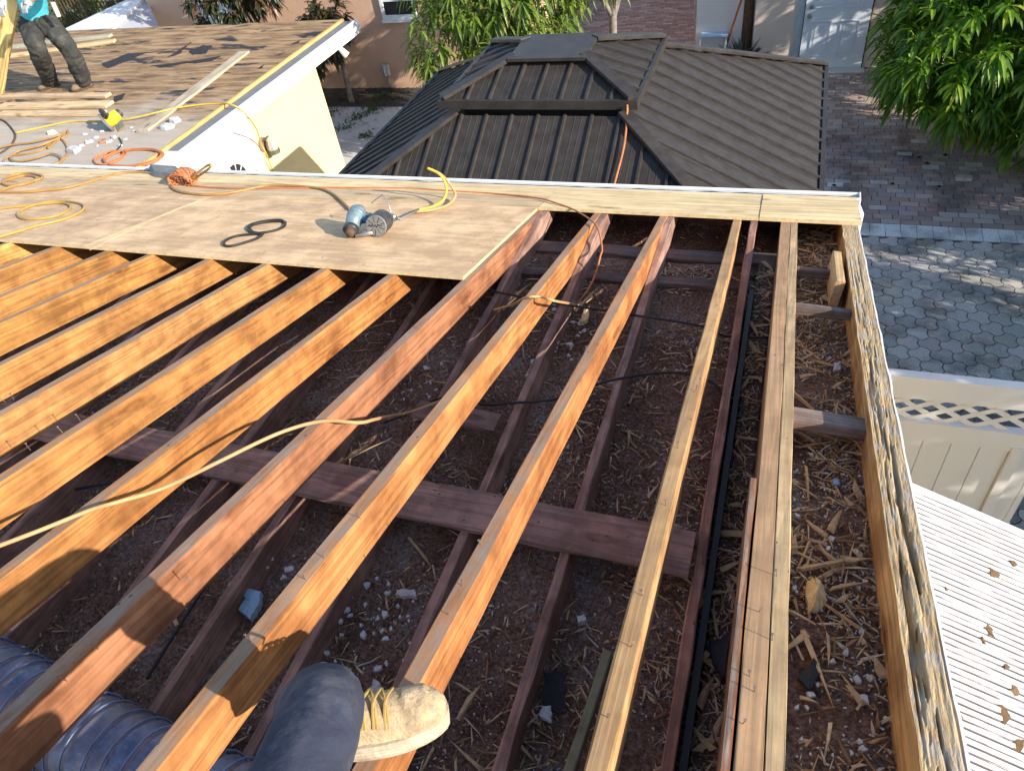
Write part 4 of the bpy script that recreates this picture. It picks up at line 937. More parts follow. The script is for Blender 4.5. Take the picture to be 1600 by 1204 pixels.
# right hand house with the pale blue white door
HY = 13.62
rh = empty('beige_house', (0.5,HY+3,0), 'beige stucco house with a six panel door and bare plaster strip', 'house')
mb = MB(); mb.box((-0.66,HY,0),(6.5,HY+6,3.4)); mb.build('wall', M['beige'], rh)
mb = MB(); mb.box((-1.66,HY+.25,0),(-0.662,HY+6,3.4)); mb.build('wall', M['vinyl'], rh)
D0 = on_z(1246,108,0).x; D1 = D0+1.0
mb = MB(); mb.box((D0,HY-.05,0.02),(D1,HY-.003,2.08)); dd = mb.build('door', M['door'], rh)
def mould(x0,x1,z0,z1):
    mb = MB(); y = HY-.051; t = .018; yo = y-.012
    for a, b in (((x0,yo,z0),(x1,y,z0+t)),((x0,yo,z1-t),(x1,y,z1)),((x0,yo,z0+t+.001),(x0+t,y,z1-t-.001)),((x1-t,yo,z0+t+.001),(x1,y,z1-t-.001))): mb.box(a,b)
    mb.box((x0+.05,y-.010,z0+.05),(x1-.05,y,z1-.05)); mb.build('door_panel', M['door'], dd)
for x0 in (D0+.14, D0+.57):
    mould(x0,x0+.29,.22,.78); mould(x0,x0+.29,.98,1.58); mould(x0,x0+.29,1.68,1.92)
for pxy in ((1268,11),(1265,26)):
    p = on_y(*pxy, HY-.08); mb = MB(); mb.tube([p+Vector((0,.03,0)),p+Vector((0,.015,0)),p+Vector((0,-.01,0)),p+Vector((0,-.035,0))], [.035,.035,.02,.032], 10); mb.build('door_knob', M['steel'], dd)
mb = MB(); n = 26; vv = []; 
for k in range(n+1):
    z = 2.3*k/n; vv += [(D0-.13-.03*nz(z*6,2)-.015*nz(z*20,4),HY-.006,z),(D0-.006,HY-.006,z)]
mb.add(vv, [(2*k,2*k+1,2*k+3,2*k+2) for k in range(n)]); mb.build('bare_strip', M['bluegrey'], rh)
mb = MB(); mb.box((D0-.012,HY-.03,0),(D0-.003,HY-.002,2.15)); mb.box((D1+.003,HY-.03,0),(D1+.02,HY-.002,2.15)); mb.build('door_jamb', M['dark'], rh)
mb = MB(); mb.box((D0-.05,HY-.25,-.005),(D1+.05,HY-.052,.018)); mb.build('threshold', M['patio'], rh)
# grey bent downpipe, trunk, cane, step stool, blocks
dp = on_z(1090,78,0); mb = MB(); mb.tube(smooth_path([dp+Vector((0,0,0.02)), dp+Vector((-.02,0,.6)), dp+Vector((-.05,0,1.3)), dp+Vector((-.04,.05,3.2))]), [.07]*19, 10); 
mb.tube([dp+Vector((-.035,0,.92)),dp+Vector((-.04,0,1.02))], .085, 10); tag(mb.build('grey_pipe', simple('grey_pipe', (0.33,0.32,0.32), .7, .2, 8), smooth=False), 'thick grey pipe standing at the left corner of the beige house', 'pipe')
mb = MB(); mb.tube([dp+Vector((.10,.05,0)),dp+Vector((.10,.05,3.2))], .02, 6); tag(mb.build('thin_pipe', M['white']), 'thin white pipe beside the thick grey one', 'pipe')
tb = on_z(1163,100,0)
mb = MB(); mb.tube([tb+Vector((0,.0,0)),tb+Vector((.0,0,1.2)),tb+Vector((.03,0,2.4)),tb+Vector((.08,0,3.6))], [.10,.085,.08,.07], 10); tag(mb.build('dark_trunk', M['bark_dark']), 'slender dark trunk against the beige wall behind the spiky plant', 'tree trunk')
ca = on_z(1128,92,0)+Vector((0,-.1,0)); mb = MB(); mb.tube([ca, on_y(1160,-5,HY-.2)], .022, 6); tag(mb.build('cane', M['orange']), 'orange brown pole leaning on the beige wall', 'pole')
sb = on_z(1112,108,0); st = empty('step_stool', sb, 'small step stool with pale blue treads beside the beige wall', 'stool')
bl = simple('pale_blue_plastic', (0.42,0.58,0.78), .5, .05, 6, .02)
for y0, z in ((-.22,.28),(.05,.56)):
    mb = MB(); mb.box(sb+Vector((-.24,y0,z-.03)), sb+Vector((.24,y0+.24,z))); mb.build('tread', bl, st)
for sx in (-.235,.205):
    mb = MB(); mb.tube([sb+Vector((sx,-.2,0)),sb+Vector((sx,.2,.55))], .018, 6); mb.tube([sb+Vector((sx,.3,0)),sb+Vector((sx,.1,.55))], .018, 6); mb.build('leg', M['white'], st)
bk = on_z(1078,84,0); mb = MB(); mb.box(bk+Vector((-.11,-.06,0)),bk+Vector((.11,.06,.08))); tag(mb.build('loose_block', M['brick'], color=(.3,.25,.22)), 'loose paving block at the foot of the grey pipe', 'block')

# spiky plant
def spiky(p, n, L, mat):
    t = empty('spiky_plant', p, 'dark spiky agave like plant at the base of the slender trunk', 'plant'); mb = MB()
    for k in range(n):
        a = random.uniform(0,6.283); el = random.uniform(.25,1.3); l = L*random.uniform(.7,1.1); w = .03
        d = Vector((math.cos(a)*math.cos(el), math.sin(a)*math.cos(el), math.sin(el))); s = Vector((-math.sin(a),math.cos(a),0)); b0 = p+Vector((0,0,.05))
        m1 = b0+d*l*.5; tip = b0+d*l+Vector((0,0,-.12*l)); nrm = d.cross(s)*.012
        mb.add([b0-s*w*.6,b0+s*w*.6,m1-s*w+nrm*-1,m1+nrm*1.5,m1+s*w+nrm*-1,tip], [(0,1,3),(0,3,2),(1,4,3),(2,3,5),(3,4,5)])
    c = mb.build('leaves', mat, t); tag(c, kind='stuff')
    mb = MB(); mb.tube([p,p+Vector((0,0,.12))], .05, 6); mb.build('stem', M['bark_dark'], t)
spiky(on_z(1158,112,0), 90, .62, M['agave'])
# red can under the right hand tree
rp = on_z(1520,216,0); rc = empty('fuel_can', rp, 'small red plastic can on the pavers under the right hand tree', 'can')
mb = MB(); mb.tube([rp,rp+Vector((0,0,.03)),rp+Vector((0,0,.15)),rp+Vector((0,0,.20))], [.12,.135,.13,.07], 12); mb.build('can_body', M['red'], rc, smooth=True)
mb = MB(); mb.tube(smooth_path([rp+Vector((-.06,0,.19)),rp+Vector((-.03,0,.25)),rp+Vector((.04,0,.25)),rp+Vector((.07,0,.18))],3), .014, 6); mb.build('handle', M['red'], rc)
# litter on the shaded pavers
GL = 'dark leaf bits on the clay pavers'
for px, py in [(1449,255),(1437,245),(1477,242),(1468,291),(1303,289),(1575,257),(1345,153),(1395,287),(1378,185)]:
    p = on_z(px,py,.006); mb = MB(); s = .035; n = 6; mb.add([p+Vector((math.cos(6.283*q/n)*s*random.uniform(.4,1.3),math.sin(6.283*q/n)*s*random.uniform(.4,1.3),0)) for q in range(n)]+[p+Vector((0,0,.015))], [(i,(i+1)%n,n) for i in range(n)]); tag(mb.build('leaf_bit', M['felt']), 'dark dry leaf bit on the shaded clay pavers', 'dry leaf', GL)
for (px,py), lab in [((1413,241),'pale loose paver chip under the tree on clay paving'),((1505,281),'pale blue block lying on the clay paving near the edging'),((1574,257),'thin pale strip lying on the clay paving at right')]:
    p = on_z(px,py,.006); mb = MB(); mb.box(p+Vector((-.09,-.04,0)),p+Vector((.09,.04,.012 if px != 1505 else .05))); tag(mb.build('paver_chip', M['plaster']), lab, 'chip')

# ================================================================== trees and plants
def leaf_crown(blobs, ncl, leaves, L, wd, up=0.15, droop=0.9):
    """drooping leaf rosettes spread through ellipsoidal lumps; leaf = folded blade of four faces"""
    V = []; F = []; nv = 0; tot = sum(b[1][0]*b[1][1]*b[1][2] for b in blobs)
    for c, rad in blobs:
        n = max(8, int(ncl*rad[0]*rad[1]*rad[2]/tot)); c = np.array(c); rad = np.array(rad)
        d = RNG.normal(0,1,(n,3)); d /= np.linalg.norm(d,axis=1,keepdims=True); rr = RNG.uniform(.25,1,(n,1))**.45
        P = c+d*rad*rr
        out = d*0.8+np.array([0,0,up]); out /= np.linalg.norm(out,axis=1,keepdims=True)
        for k in range(n):
            m = RNG.integers(leaves-4, leaves+3); o = out[k]
            a = np.cross(o, [0.3,0.2,1.0]); a /= np.linalg.norm(a); b = np.cross(o,a)
            th = np.arange(m)*2.4+RNG.uniform(0,6.28); sp = RNG.uniform(.35,1.35,m)[:,None]
            di = o*np.cos(sp)+(a*np.cos(th)[:,None]+b*np.sin(th)[:,None])*np.sin(sp)
            l = L*RNG.uniform(.65,1.2,m)[:,None]; w = wd*RNG.uniform(.8,1.2,m)[:,None]
            s = np.cross(di, [0,0,1.0]); s /= (np.linalg.norm(s,axis=1,keepdims=True)+1e-6); nn = np.cross(s,di)
            dz = np.array([0,0,-1.0]); p0 = P[k]+o*RNG.uniform(-.05,.05,(m,1))
            m1 = p0+di*l*.35+dz*l*.06*droop; m2 = p0+di*l*.7+dz*l*.26*droop; t = p0+di*l*.92+dz*l*.52*droop
            q = np.stack([p0, m1-s*w-nn*w*-.3, m1, m1+s*w-nn*w*-.3, m2-s*w*.8-nn*w*-.3, m2, m2+s*w*.8-nn*w*-.3, t], 1)
            V.append(q.reshape(-1,3))
            for i in range(m):
                g = nv+8*i; F += [(g,g+1,g+2),(g,g+2,g+3),(g+1,g+4,g+5,g+2),(g+2,g+5,g+6,g+3),(g+4,g+7,g+5),(g+5,g+7,g+6)]
            nv += 8*m
    return np.concatenate(V), F
def tree(name, base, blobs, ncl, leaves, L, wd, mat, label, cat='tree', trunk=(.09,1.6), bark='bark', droop=.9, limbs=6):
    base = Vector(base); t = empty(name, base, label, cat)
    V, F = leaf_crown(blobs, ncl, leaves, L, wd, droop=droop); V = V-np.array(base)
    c = obj('crown', mesh('crown', V.tolist(), F, mat), Matrix.Translation(base), t); tag(c, kind='stuff')
    r, h = trunk; mb = MB(); top = base+Vector((.05,.03,h)); mb.tube(smooth_path([base,base+Vector((.03,-.02,h*.5)),top],5), [r*(1-.4*i/10) for i in range(11)], 9)
    for k in range(limbs):
        bc_, br = blobs[k % len(blobs)]; e = Vector(bc_)+Vector((random.uniform(-.5,.5)*br[0],random.uniform(-.5,.5)*br[1],random.uniform(-.2,.4)*br[2])); st_ = base.lerp(top, random.uniform(.5,1)); mid = st_.lerp(e,.5)+Vector((0,0,.12))
        mb.tube(smooth_path([st_,mid,e],4), [r*.5*(1-.75*i/8) for i in range(9)], 6)
    mb.build('trunk', M[bark], t, smooth=True); return t
# right hand mango over the clay pavers
tree('mango_tree', (2.7,10.9,0), [((2.4,10.6,1.45),(1.35,1.2,.95)),((1.85,10.3,1.1),(.75,.8,.5)),((3.4,10.2,1.1),(1.1,1.1,.9)),((3.1,12.6,1.9),(1.3,.7,1.7)),((2.9,11.2,2.3),(1.5,1.2,.9)),((1.75,11.3,1.9),(.6,.8,.7)),((3.5,9.9,1.15),(.8,.7,.55))], 1300, 14, .29, .026, M['leaf'], 'large dense green mango tree drooping over the shaded pavers at right')
# pale mango behind the gazebo
tree('mango_tree', (-4.7,10.6,0), [((-4.45,10.1,1.75),(.75,.9,.95)),((-3.8,10.4,2.5),(1.0,1.0,1.0)),((-4.7,10.6,2.7),(.65,.8,.8)),((-2.9,10.9,2.9),(.9,.9,.8)),((-3.5,9.9,1.6),(.8,.7,.8))], 560, 13, .30, .022, M['leaf_light'], 'pale sunlit mango tree behind the left side of the gazebo', bark='bark')
tree('mango_tree', (-2.9,12.6,0), [((-2.9,12.6,3.1),(.8,.8,.55)),((-3.6,12.2,2.6),(.6,.6,.6)),((-2.3,12.9,3.3),(.6,.6,.5))], 230, 13, .28, .022, M['leaf'], 'greener hanging mango branches left of the far brick path', bark='bark')
# dark small tree by the outbuilding corner, red leaved bush beyond the flat roof
bb = on_z(550,160,0)
tree('small_dark_tree', bb, [((bb.x-.25,bb.y-.1,1.25),(.45,.45,.45)),((bb.x+.05,bb.y,1.55),(.4,.4,.4)),((bb.x-.5,bb.y,.85),(.3,.3,.35))], 120, 12, .24, .03, M['leaf_dark'], 'small dark leaved tree at the corner of the cream outbuilding', trunk=(.06,1.1))
b2 = Vector((-9.3,12.0,0))
tree('red_leaved_bush', b2, [((-9.9,11.9,2.1),(.7,.5,.7)),((-9.2,12.0,2.4),(.6,.5,.6)),((-9.7,11.9,3.0),(.8,.6,.6))], 300, 12, .20, .028, M['leaf_dark'], 'reddish dark bush against the peach wall beyond the flat roof', 'bush', trunk=(.06,1.5), bark='bark_dark')
# hedge at the top edge, greenery behind the mesh screen
for x0, y0, nm in ((-3.2,19.5,'green hedge clump at the end of the brick path, left one'),(-1.9,19.8,'green hedge clump at the end of the brick path, right one')):
    tree('hedge_bush', (x0,y0,0), [((x0,y0,.9),(.9,.7,.8))], 160, 11, .2, .03, M['hedge'], nm, 'bush', trunk=(.05,.6), limbs=3)
for x0, nm in ((-19.0,'green shrub behind the wire mesh screen, left one'),(-16.6,'green shrub behind the wire mesh screen, right one')):
    tree('shrub', (x0,16.4,0), [((x0,16.4,1.6),(1.3,1.0,1.6))], 200, 11, .26, .04, M['leaf_light'], nm, 'bush', trunk=(.06,1.0), limbs=3)
# neighbour's trees right of the frame; they shade the paving and dapple the fence
tree('mango_tree', (5.4,3.4,0), [((5.3,3.2,2.1),(1.1,1.4,1.4)),((5.6,4.4,1.5),(1.0,1.2,1.2)),((4.8,2.9,2.9),(.8,.8,.6))], 620, 13, .30, .024, M['leaf'], 'mango tree of the next garden beyond the vinyl fence')
tree('mango_tree', (5.4,6.4,0), [((5.3,6.3,1.7),(1.2,1.7,1.5)),((5.6,5.2,1.2),(1.0,1.0,1.0)),((4.4,6.6,2.9),(1.0,1.0,.7))], 720, 13, .30, .024, M['leaf'], 'mango tree of the next garden beside the clay paving')
tree('mango_tree', (5.6,9.2,0), [((5.4,8.6,1.4),(1.1,1.4,1.2)),((5.4,7.7,2.3),(.8,.8,.7))], 720, 13, .30, .024, M['leaf'], 'mango tree of the next garden right of the large mango')
# weeds and litter on the pale patio
def weeds(name, pts, n, L, mat, label):
    V = []; F = []
    for px, py, r in pts:
        c = on_z(px,py,0)
        for k in range(n):
            a = random.uniform(0,6.28); p = c+Vector((random.gauss(0,r),random.gauss(0,r),0)); d = Vector((math.cos(a),math.sin(a),random.uniform(.3,1.2))).normalized()*L*random.uniform(.5,1.2); s = Vector((-math.sin(a),math.cos(a),0))*L*.14
            g = len(V); V += [p, p+d*.5-s, p+d*.5+s, p+d+Vector((0,0,-L*.2))]; F += [(g,g+1,g+2),(g+1,g+3,g+2)]
    mb = MB(); mb.add(V,F); return tag(mb.build(name, mat, origin=(0,0,0)), label, 'weeds', kind='stuff')
weeds('patio_weeds', [(575,175,.12),(585,170,.1),(540,200,.12),(572,213,.1),(556,186,.08),(600,150,.2),(512,178,.1)], 60, .10, M['hedge'], None)
weeds('leaf_litter', [(520,160,.35),(560,155,.5),(590,152,.4),(620,145,.3)], 160, .09, M['leaf_dark'], None)
mb = MB(); mb.add([(-9.5,12.0,.002),(-5.6,12.0,.002),(-5.6,12.88,.002),(-9.5,12.88,.002)], [(0,1,2,3)]); tag(mb.build('planting_bed', M['soil']), kind='structure')

# ================================================================== hoses and cords
def cord(name, pts, r, m, label, cat, z=None, lift=0.0, sub=6, n=7, group=None):
    """pts: pixels on the roof plane, or (px, py, z) on a level plane, or Vectors"""
    P = []
    for p in pts:
        if isinstance(p, Vector): P.append(p)
        elif len(p) == 3: P.append(on_z(p[0],p[1],p[2]))
        elif z is not None: P.append(on_z(p[0],p[1],z+r))
        else: P.append(on_roof(p[0],p[1],lift+r))
    mb = MB(); mb.tube(smooth_path(P,sub), r, n); return tag(mb.build(name, m, smooth=True), label, cat, group)
DK = 0.017
cord('air_hose', [(547,327),(535,315),(522,304),(505,296),(480,292),(450,290),(420,290),(400,293),(372,299),(345,303),(318,304),(295,302),(277,298),(268,291),(275,284)], .0095, M['hose'], 'thick brown air hose running from the nail gun to the orange cord tangle', 'hose', lift=DK)
cord('air_hose', [(-6,300),(40,300),(72,297),(105,293),(140,284),(180,272),(205,269),(232,270),(255,277),(272,283)], .0095, M['hose'], 'brown air hose along the eave left of the orange cord tangle', 'hose', lift=DK)
# pale coupled hose behind the nail gun
A = on_roof(648,328,DK+.03); 
loop = [on_roof(668,324,DK+.02), on_roof(688,318,DK+.02), on_roof(703,308,DK+.05), on_roof(708,301,DK+.10), on_roof(704,297,DK+.14), on_roof(694,297,DK+.17), on_roof(684,299,DK+.19)]
def on_lift(px, py, h): return on_roof(px, py, h)
loopA = [on_lift(648,329,.03), on_lift(672,324,.03), on_lift(690,315,.05), on_lift(697,302,.09), on_lift(696,287,.14), on_lift(690,276,.19), on_lift(680,268,.22), on_lift(668,263,.24)]
loopB = [on_lift(648,331,.03), on_lift(675,328,.03), on_lift(700,320,.03), on_lift(711,307,.05), on_lift(708,295,.09), on_lift(700,284,.14), on_lift(688,272,.19), on_lift(668,263,.24)]
ah = empty('air_hose', on_roof(690,318,0.02), 'bright yellow air hose doubling up in a loop behind the nail gun', 'hose')
mb = MB(); mb.tube(smooth_path(loopA),.0085,8); mb.build('hose_run', M['yellowcord'], ah, smooth=True)
mb = MB(); mb.tube(smooth_path(loopB),.0085,8); mb.build('hose_run', M['hosel'], ah, smooth=True)
cord('air_hose', [(-5,371),(30,361),(60,352),(90,345),(112,338),(128,329),(131,321),(118,316),(95,314),(66,317),(42,324),(28,333),(34,341),(58,342),(85,338),(104,330),(110,322),(98,317),(70,318),(35,322),(-5,326)], .0085, M['hose2'], 'yellow air hose coiled on the plywood at the left edge', 'hose', lift=DK)
cord('air_hose', [(-5,300),(12,294),(30,288),(45,284),(62,280),(66,275),(50,271),(28,272),(10,278),(4,286),(20,290),(44,286),(58,278),(40,274),(16,280),(-5,288)], .011, M['hose'], 'brown air hose coiled on the eave boards at the far left', 'hose', lift=DK)
cord('air_hose', [(-5,268),(8,262),(6,250),(20,243),(45,240),(66,234),(75,226),(88,218),(100,208),(106,204),(104,212),(92,218),(78,224),(76,232),(92,217),(102,224),(106,238),(98,250),(80,258),(60,262),(30,268),(5,268)], .011, M['hose'], 'brown hose looping over the flat roof left of the rubble', 'hose', z=CR_Z)
cord('air_hose', [(-5,232),(20,226),(52,222),(84,214),(98,209),(90,216),(62,228),(30,236),(16,246),(28,252),(56,247),(80,240),(96,246),(88,256),(50,261),(-5,262)], .011, M['hose'], 'second brown hose loop on the flat roof behind the eave at far left', 'hose', z=CR_Z+.02)
cord('extension_cord', [(-5,185),(8,190),(20,203),(24,213),(18,226),(6,236),(-5,242)], .011, M['bark_dark'], 'dark red cord loop at the left edge of the flat roof', 'cord', z=CR_Z)
def tangle(c, rx, ry, turns, z, name, m, label, r=.007, hz=.05):
    p = on_z(*c, z); P = []
    for k in range(turns*14):
        a = k*6.283/14; P.append(p+Vector((math.cos(a)*rx*(1+.22*nz(k*.21,1)), math.sin(a)*ry*(1+.25*nz(k*.17,5)), r+hz*abs(nz(k*.13,9)))))
    mb = MB(); mb.tube(smooth_path(P,3), r, 6); return tag(mb.build(name, m, smooth=True), label, 'cord')
tangle((208,248), .38, .20, 5, CR_Z, 'extension_cord', M['orange'], 'orange extension cord coiled flat on the flat roof below the saw')
tangle((172,248), .17, .16, 4, CR_Z, 'extension_cord', M['orange'], 'small tight coil of orange cord left of the wider orange coil')
# tangle at the eave
tg = on_roof(288,289,DK); P = []
for k in range(70):
    a = k*.9; P.append(tg+Vector((.10*math.cos(a)*(1+.4*nz(k*.3,2)), .02+.06*math.sin(a*1.3), .05+.055*math.sin(a)*(1+.3*nz(k*.4,7)))))
P += [on_roof(310,291,DK+.01), on_roof(360,294,DK+.006), on_roof(430,294,DK+.006), on_roof(520,293,DK+.006), on_roof(598,294,DK+.006), on_roof(640,294,DK+.006), on_roof(700,298,DK+.006), on_roof(780,303,DK+.006), on_roof(838,309,.03), on_roof(868,317,.03), on_roof(893,326,.02), on_roof(918,340,.02), on_roof(934,356,.012), on_roof(940,375,.0)+Vector((0,0,-.05)), on_z(938,400,2.95), on_z(930,430,2.87), on_z(915,458,2.82), on_z(900,475,2.80)]
mb = MB(); mb.tube(smooth_path(P,4), .0055, 6); tag(mb.build('extension_cord', M['orange'], smooth=True), 'orange extension cord tangled at the eave and trailing over the eave boards into the attic', 'cord')
tb_ = on_roof(315,262,.0); mb = MB(); mb.tube(smooth_path([on_roof(292,286,DK+.02), on_roof(306,272,DK+.10), on_roof(322,260,DK+.16), on_roof(329,257,DK+.18), on_roof(327,263,DK+.15), on_roof(312,274,DK+.08), on_roof(298,284,DK+.02)],5), .009, 7); tag(mb.build('air_hose', M['hose'], smooth=True), 'short brown hose loop sticking up over the gutter beside the orange tangle', 'hose')
bp_ = [on_roof(232,263,DK), on_roof(282,266,DK), on_roof(297,279,DK), on_roof(276,283,DK), on_roof(240,277,DK)]
mb = MB(); c_ = sum(bp_,Vector())/5; mb.add([p+Vector((0,0,.0)) for p in bp_]+[p.lerp(c_,.25)+Vector((0,0,.05)) for p in bp_], [(i,(i+1)%5,5+(i+1)%5,5+i) for i in range(5)]+[(5,6,7,8,9)]); tag(mb.build('metal_scrap', M['greycap']), 'dark bent metal flap at the eave behind the orange cord tangle', 'metal flap')
# yellow cord over the flat roof and down the wall
cord('power_cord', [(24,208,CR_Z+.012),(60,200,CR_Z+.012),(110,190,CR_Z+.012),(160,189,CR_Z+.02),(200,186,CR_Z+.03),(240,177,CR_Z+.05),(270,170,CR_Z+.03),(310,164,CR_Z+.012),(345,162,CR_Z+.012), Vector(on_z(362,164,CR_Z+.04)), on_x(378,172,-6.24), on_x(392,188,-6.25), on_x(402,205,-6.45), on_x(408,225,-6.62), on_x(416,240,-6.62), on_x(424,262,-6.70), on_x(434,285,-6.72)], .009, M['yellowcord'], 'yellow power cord crossing the flat roof and hanging over the white gutter', 'cord')
cord('power_cord', [(186,215,CR_Z+.01),(190,225,CR_Z+.01),(180,236,CR_Z+.01),(168,240,CR_Z+.01)], .008, M['black'], 'short black cord trailing from the yellow saw', 'cord')
# black loops lying on the plywood
cord('black_cord', [(446,349),(440,344),(425,344),(405,347),(390,352),(388,359),(400,364),(425,361),(442,355),(446,349),(443,346),(424,346),(404,349),(391,354),(395,362),(410,365),(392,366),(368,369),(352,376),(351,383),(362,384),(385,378),(404,371),(412,364)], .0075, M['black'], 'black cord lying in two flat loops on the plywood', 'cord', lift=DK)
tag(cord('pencil_line', [(140,391),(200,361),(270,330),(334,306)], .0012, M['plyedge'], 'pale chalk line snapped across the plywood', 'chalk line', lift=.0145), kind='stuff')
# pale cord draped over the bare rafters, then into shade
def on_beam(px, py): return on_roof(px, py, .012)
dr_pts = [on_beam(-6,854),on_beam(60,829),on_beam(140,797),on_beam(180,785),on_roof(250,756,.0)+Vector((0,0,-.02)),on_beam(340,722),on_beam(405,690),on_beam(445,673),on_beam(485,661),on_beam(520,657),on_roof(560,657,.0)+Vector((0,0,-.01)),on_roof(590,654,-.08),on_z(640,644,2.97),on_z(676,631,2.93),on_z(700,621,2.90)]
cord('extension_cord', dr_pts, .0065, M['hosel'], 'pale tan cord draped over the bare rafters at left', 'cord')
cord('extension_cord', [on_z(772,484,2.90), on_z(800,476,2.96), on_roof(822,465,.01), on_roof(845,464,.012), on_roof(866,470,.0), on_z(900,476,2.93)], .0065, M['hosel'], 'short stretch of tan cord hopping over the second rafter from the reddish one', 'cord')
cord('electric_cable', [on_z(760,452,2.90),on_z(800,461,2.89),on_z(866,473,2.895),on_z(925,482,2.893),on_z(990,492,2.893),on_z(1090,508,2.893),on_z(1120,520,2.890),on_z(1140,526,2.84),on_z(1200,527,2.84)], .006, M['black'], 'black electric cable crossing the joists nearer the eave', 'cable')
cord('electric_cable', [on_z(600,660,2.79),on_z(640,645,2.83),on_z(690,622,2.895),on_z(760,632,2.86),on_z(800,629,2.893),on_z(865,624,2.89),on_z(930,601,2.893),on_z(985,588,2.894),on_z(1040,582,2.89),on_z(1078,585,2.893),on_z(1120,603,2.87),on_z(1130,640,2.80)], .006, M['black'], 'black electric cable crossing the joists above the cross board', 'cable')
cord('electric_cable', [on_z(230,1060,2.78),on_z(260,1010,2.79),on_z(330,900,2.785),on_z(360,860,2.785),on_z(420,780,2.79)], .006, M['black'], 'black cable lying along a joist bay at lower left', 'cable')
cord('electric_cable', [on_z(60,775,2.79),on_z(140,760,2.80),on_z(300,733,2.79),on_z(380,700,2.79)], .006, M['black'], 'thin black cable low between the rafters at left', 'cable')
cord('string', [Vector((-1.06,5.03,2.98)),Vector((-1.055,5.00,2.93)),Vector((-1.03,4.75,2.80)),Vector((-1.045,4.40,2.625)),Vector((-1.04,4.1,2.475))], .008, M['orange'], 'orange cord hanging down the gazebo roof from its upper tier', 'cord')

# ================================================================== coil nail gun
def nail_gun():
    p = on_roof(575,366,DK); g = empty('nail_gun', p, 'grey blue pneumatic coil nail gun with a round black magazine on the plywood', 'nail gun')
    W = frame(p, Vector((0.15,-1,SL)), RN)@Matrix.Scale(.76,4)              # local y towards the viewer, x to the left, z up
    def put(nm, mb, m, sm=True, par=g): mb.v = [W@q for q in mb.v]; return mb.build(nm, m, par, smooth=sm)
    s = 1.0
    # magazine drum, its capped face towards the viewer
    mb = MB(); mb.tube([(-.10,-.09,.085),(-.10,.055,.085)], [.082,.085], 28); mag = put('magazine', mb, M['blackplastic'], False)
    mb = MB(); mb.tube([(-.10,.056,.085),(-.10,.066,.085)], [.083,.078], 28); cap = put('magazine_cap', mb, M['greycap'], False, mag)
    mb = MB()
    for k in range(9):
        a = k*6.283/9; mb.tube([(-.10+.028*math.cos(a),.0665,.085+.028*math.sin(a)),(-.10+.072*math.cos(a),.0665,.085+.072*math.sin(a))], .0022, 4)
    sq = [(-.052,.0),(-.045,.014),(-.035,-.006),(-.022,.016),(-.014,-.004),(.0,.012),(.008,-.010),(.02,.018),(.03,.0),(.052,.008)]
    mb.tube([(-.10-x_,.0672,.085+z_*.9) for x_, z_ in sq], .003, 4)
    tag(put('cap_emblem', mb, M['black'], False, mag), kind='stuff')
    # driver body with its ribbed cap, lying to the left
    mb = MB(); mb.tube([(.10,-.14,.14),(.10,-.10,.14),(.10,-.02,.11),(.10,.05,.07)], [.05,.066,.064,.052], 22); put('driver_body', mb, M['teal'])
    mb = MB(); mb.tube([(.10,.05,.07),(.10,.085,.05)], [.056,.060], 18); put('nose_ring', mb, M['blackplastic'])
    mb = MB(); mb.tube([(.10,.086,.05),(.095,.12,.035)], [.045,.030], 12); put('nose', mb, M['bark_dark'])
    mb = MB(); mb.tube([(.10,-.07,.125),(.10,-.055,.12)], [.070,.070], 22); put('body_band', mb, M['teal'])
    mb = MB(); mb.tube([(.06,.10,.02),(-.03,.06,.03),(-.10,.03,.03)], [.014,.022,.02], 8); put('nail_feed', mb, M['steel'])
    mb = MB(); mb.tube([(.05,-.04,.10),(.01,-.03,.10),(-.03,-.03,.09)], [.03,.024,.028], 10); put('feed_joint', mb, M['blue'])
    mb = MB(); mb.tube([(.08,-.12,.12),(.0,-.13,.10),(-.10,-.13,.10),(-.16,-.13,.10)], [.028,.023,.024,.027], 10); put('grip', mb, M['teal'])
    mb = MB(); mb.tube(smooth_path([(-.165,-.10,.12),(-.16,-.11,.18),(-.11,-.14,.255),(-.10,-.145,.26),(-.04,-.15,.225),(.0,-.155,.195)],3), .0045, 6); put('belt_hook', mb, M['steel'])
    mb = MB(); mb.tube([(-.16,-.13,.10),(-.19,-.13,.095)], .022, 8); put('air_inlet', mb, M['steel'])
    mb = MB(); a_ = W.inverted()@on_roof(655,327,.03); mb.tube([(-.19,-.13,.095),(-.22,-.13,.08),a_], [.011,.012,.010], 8); put('hose_coupling', mb, M['greycap'])
nail_gun()

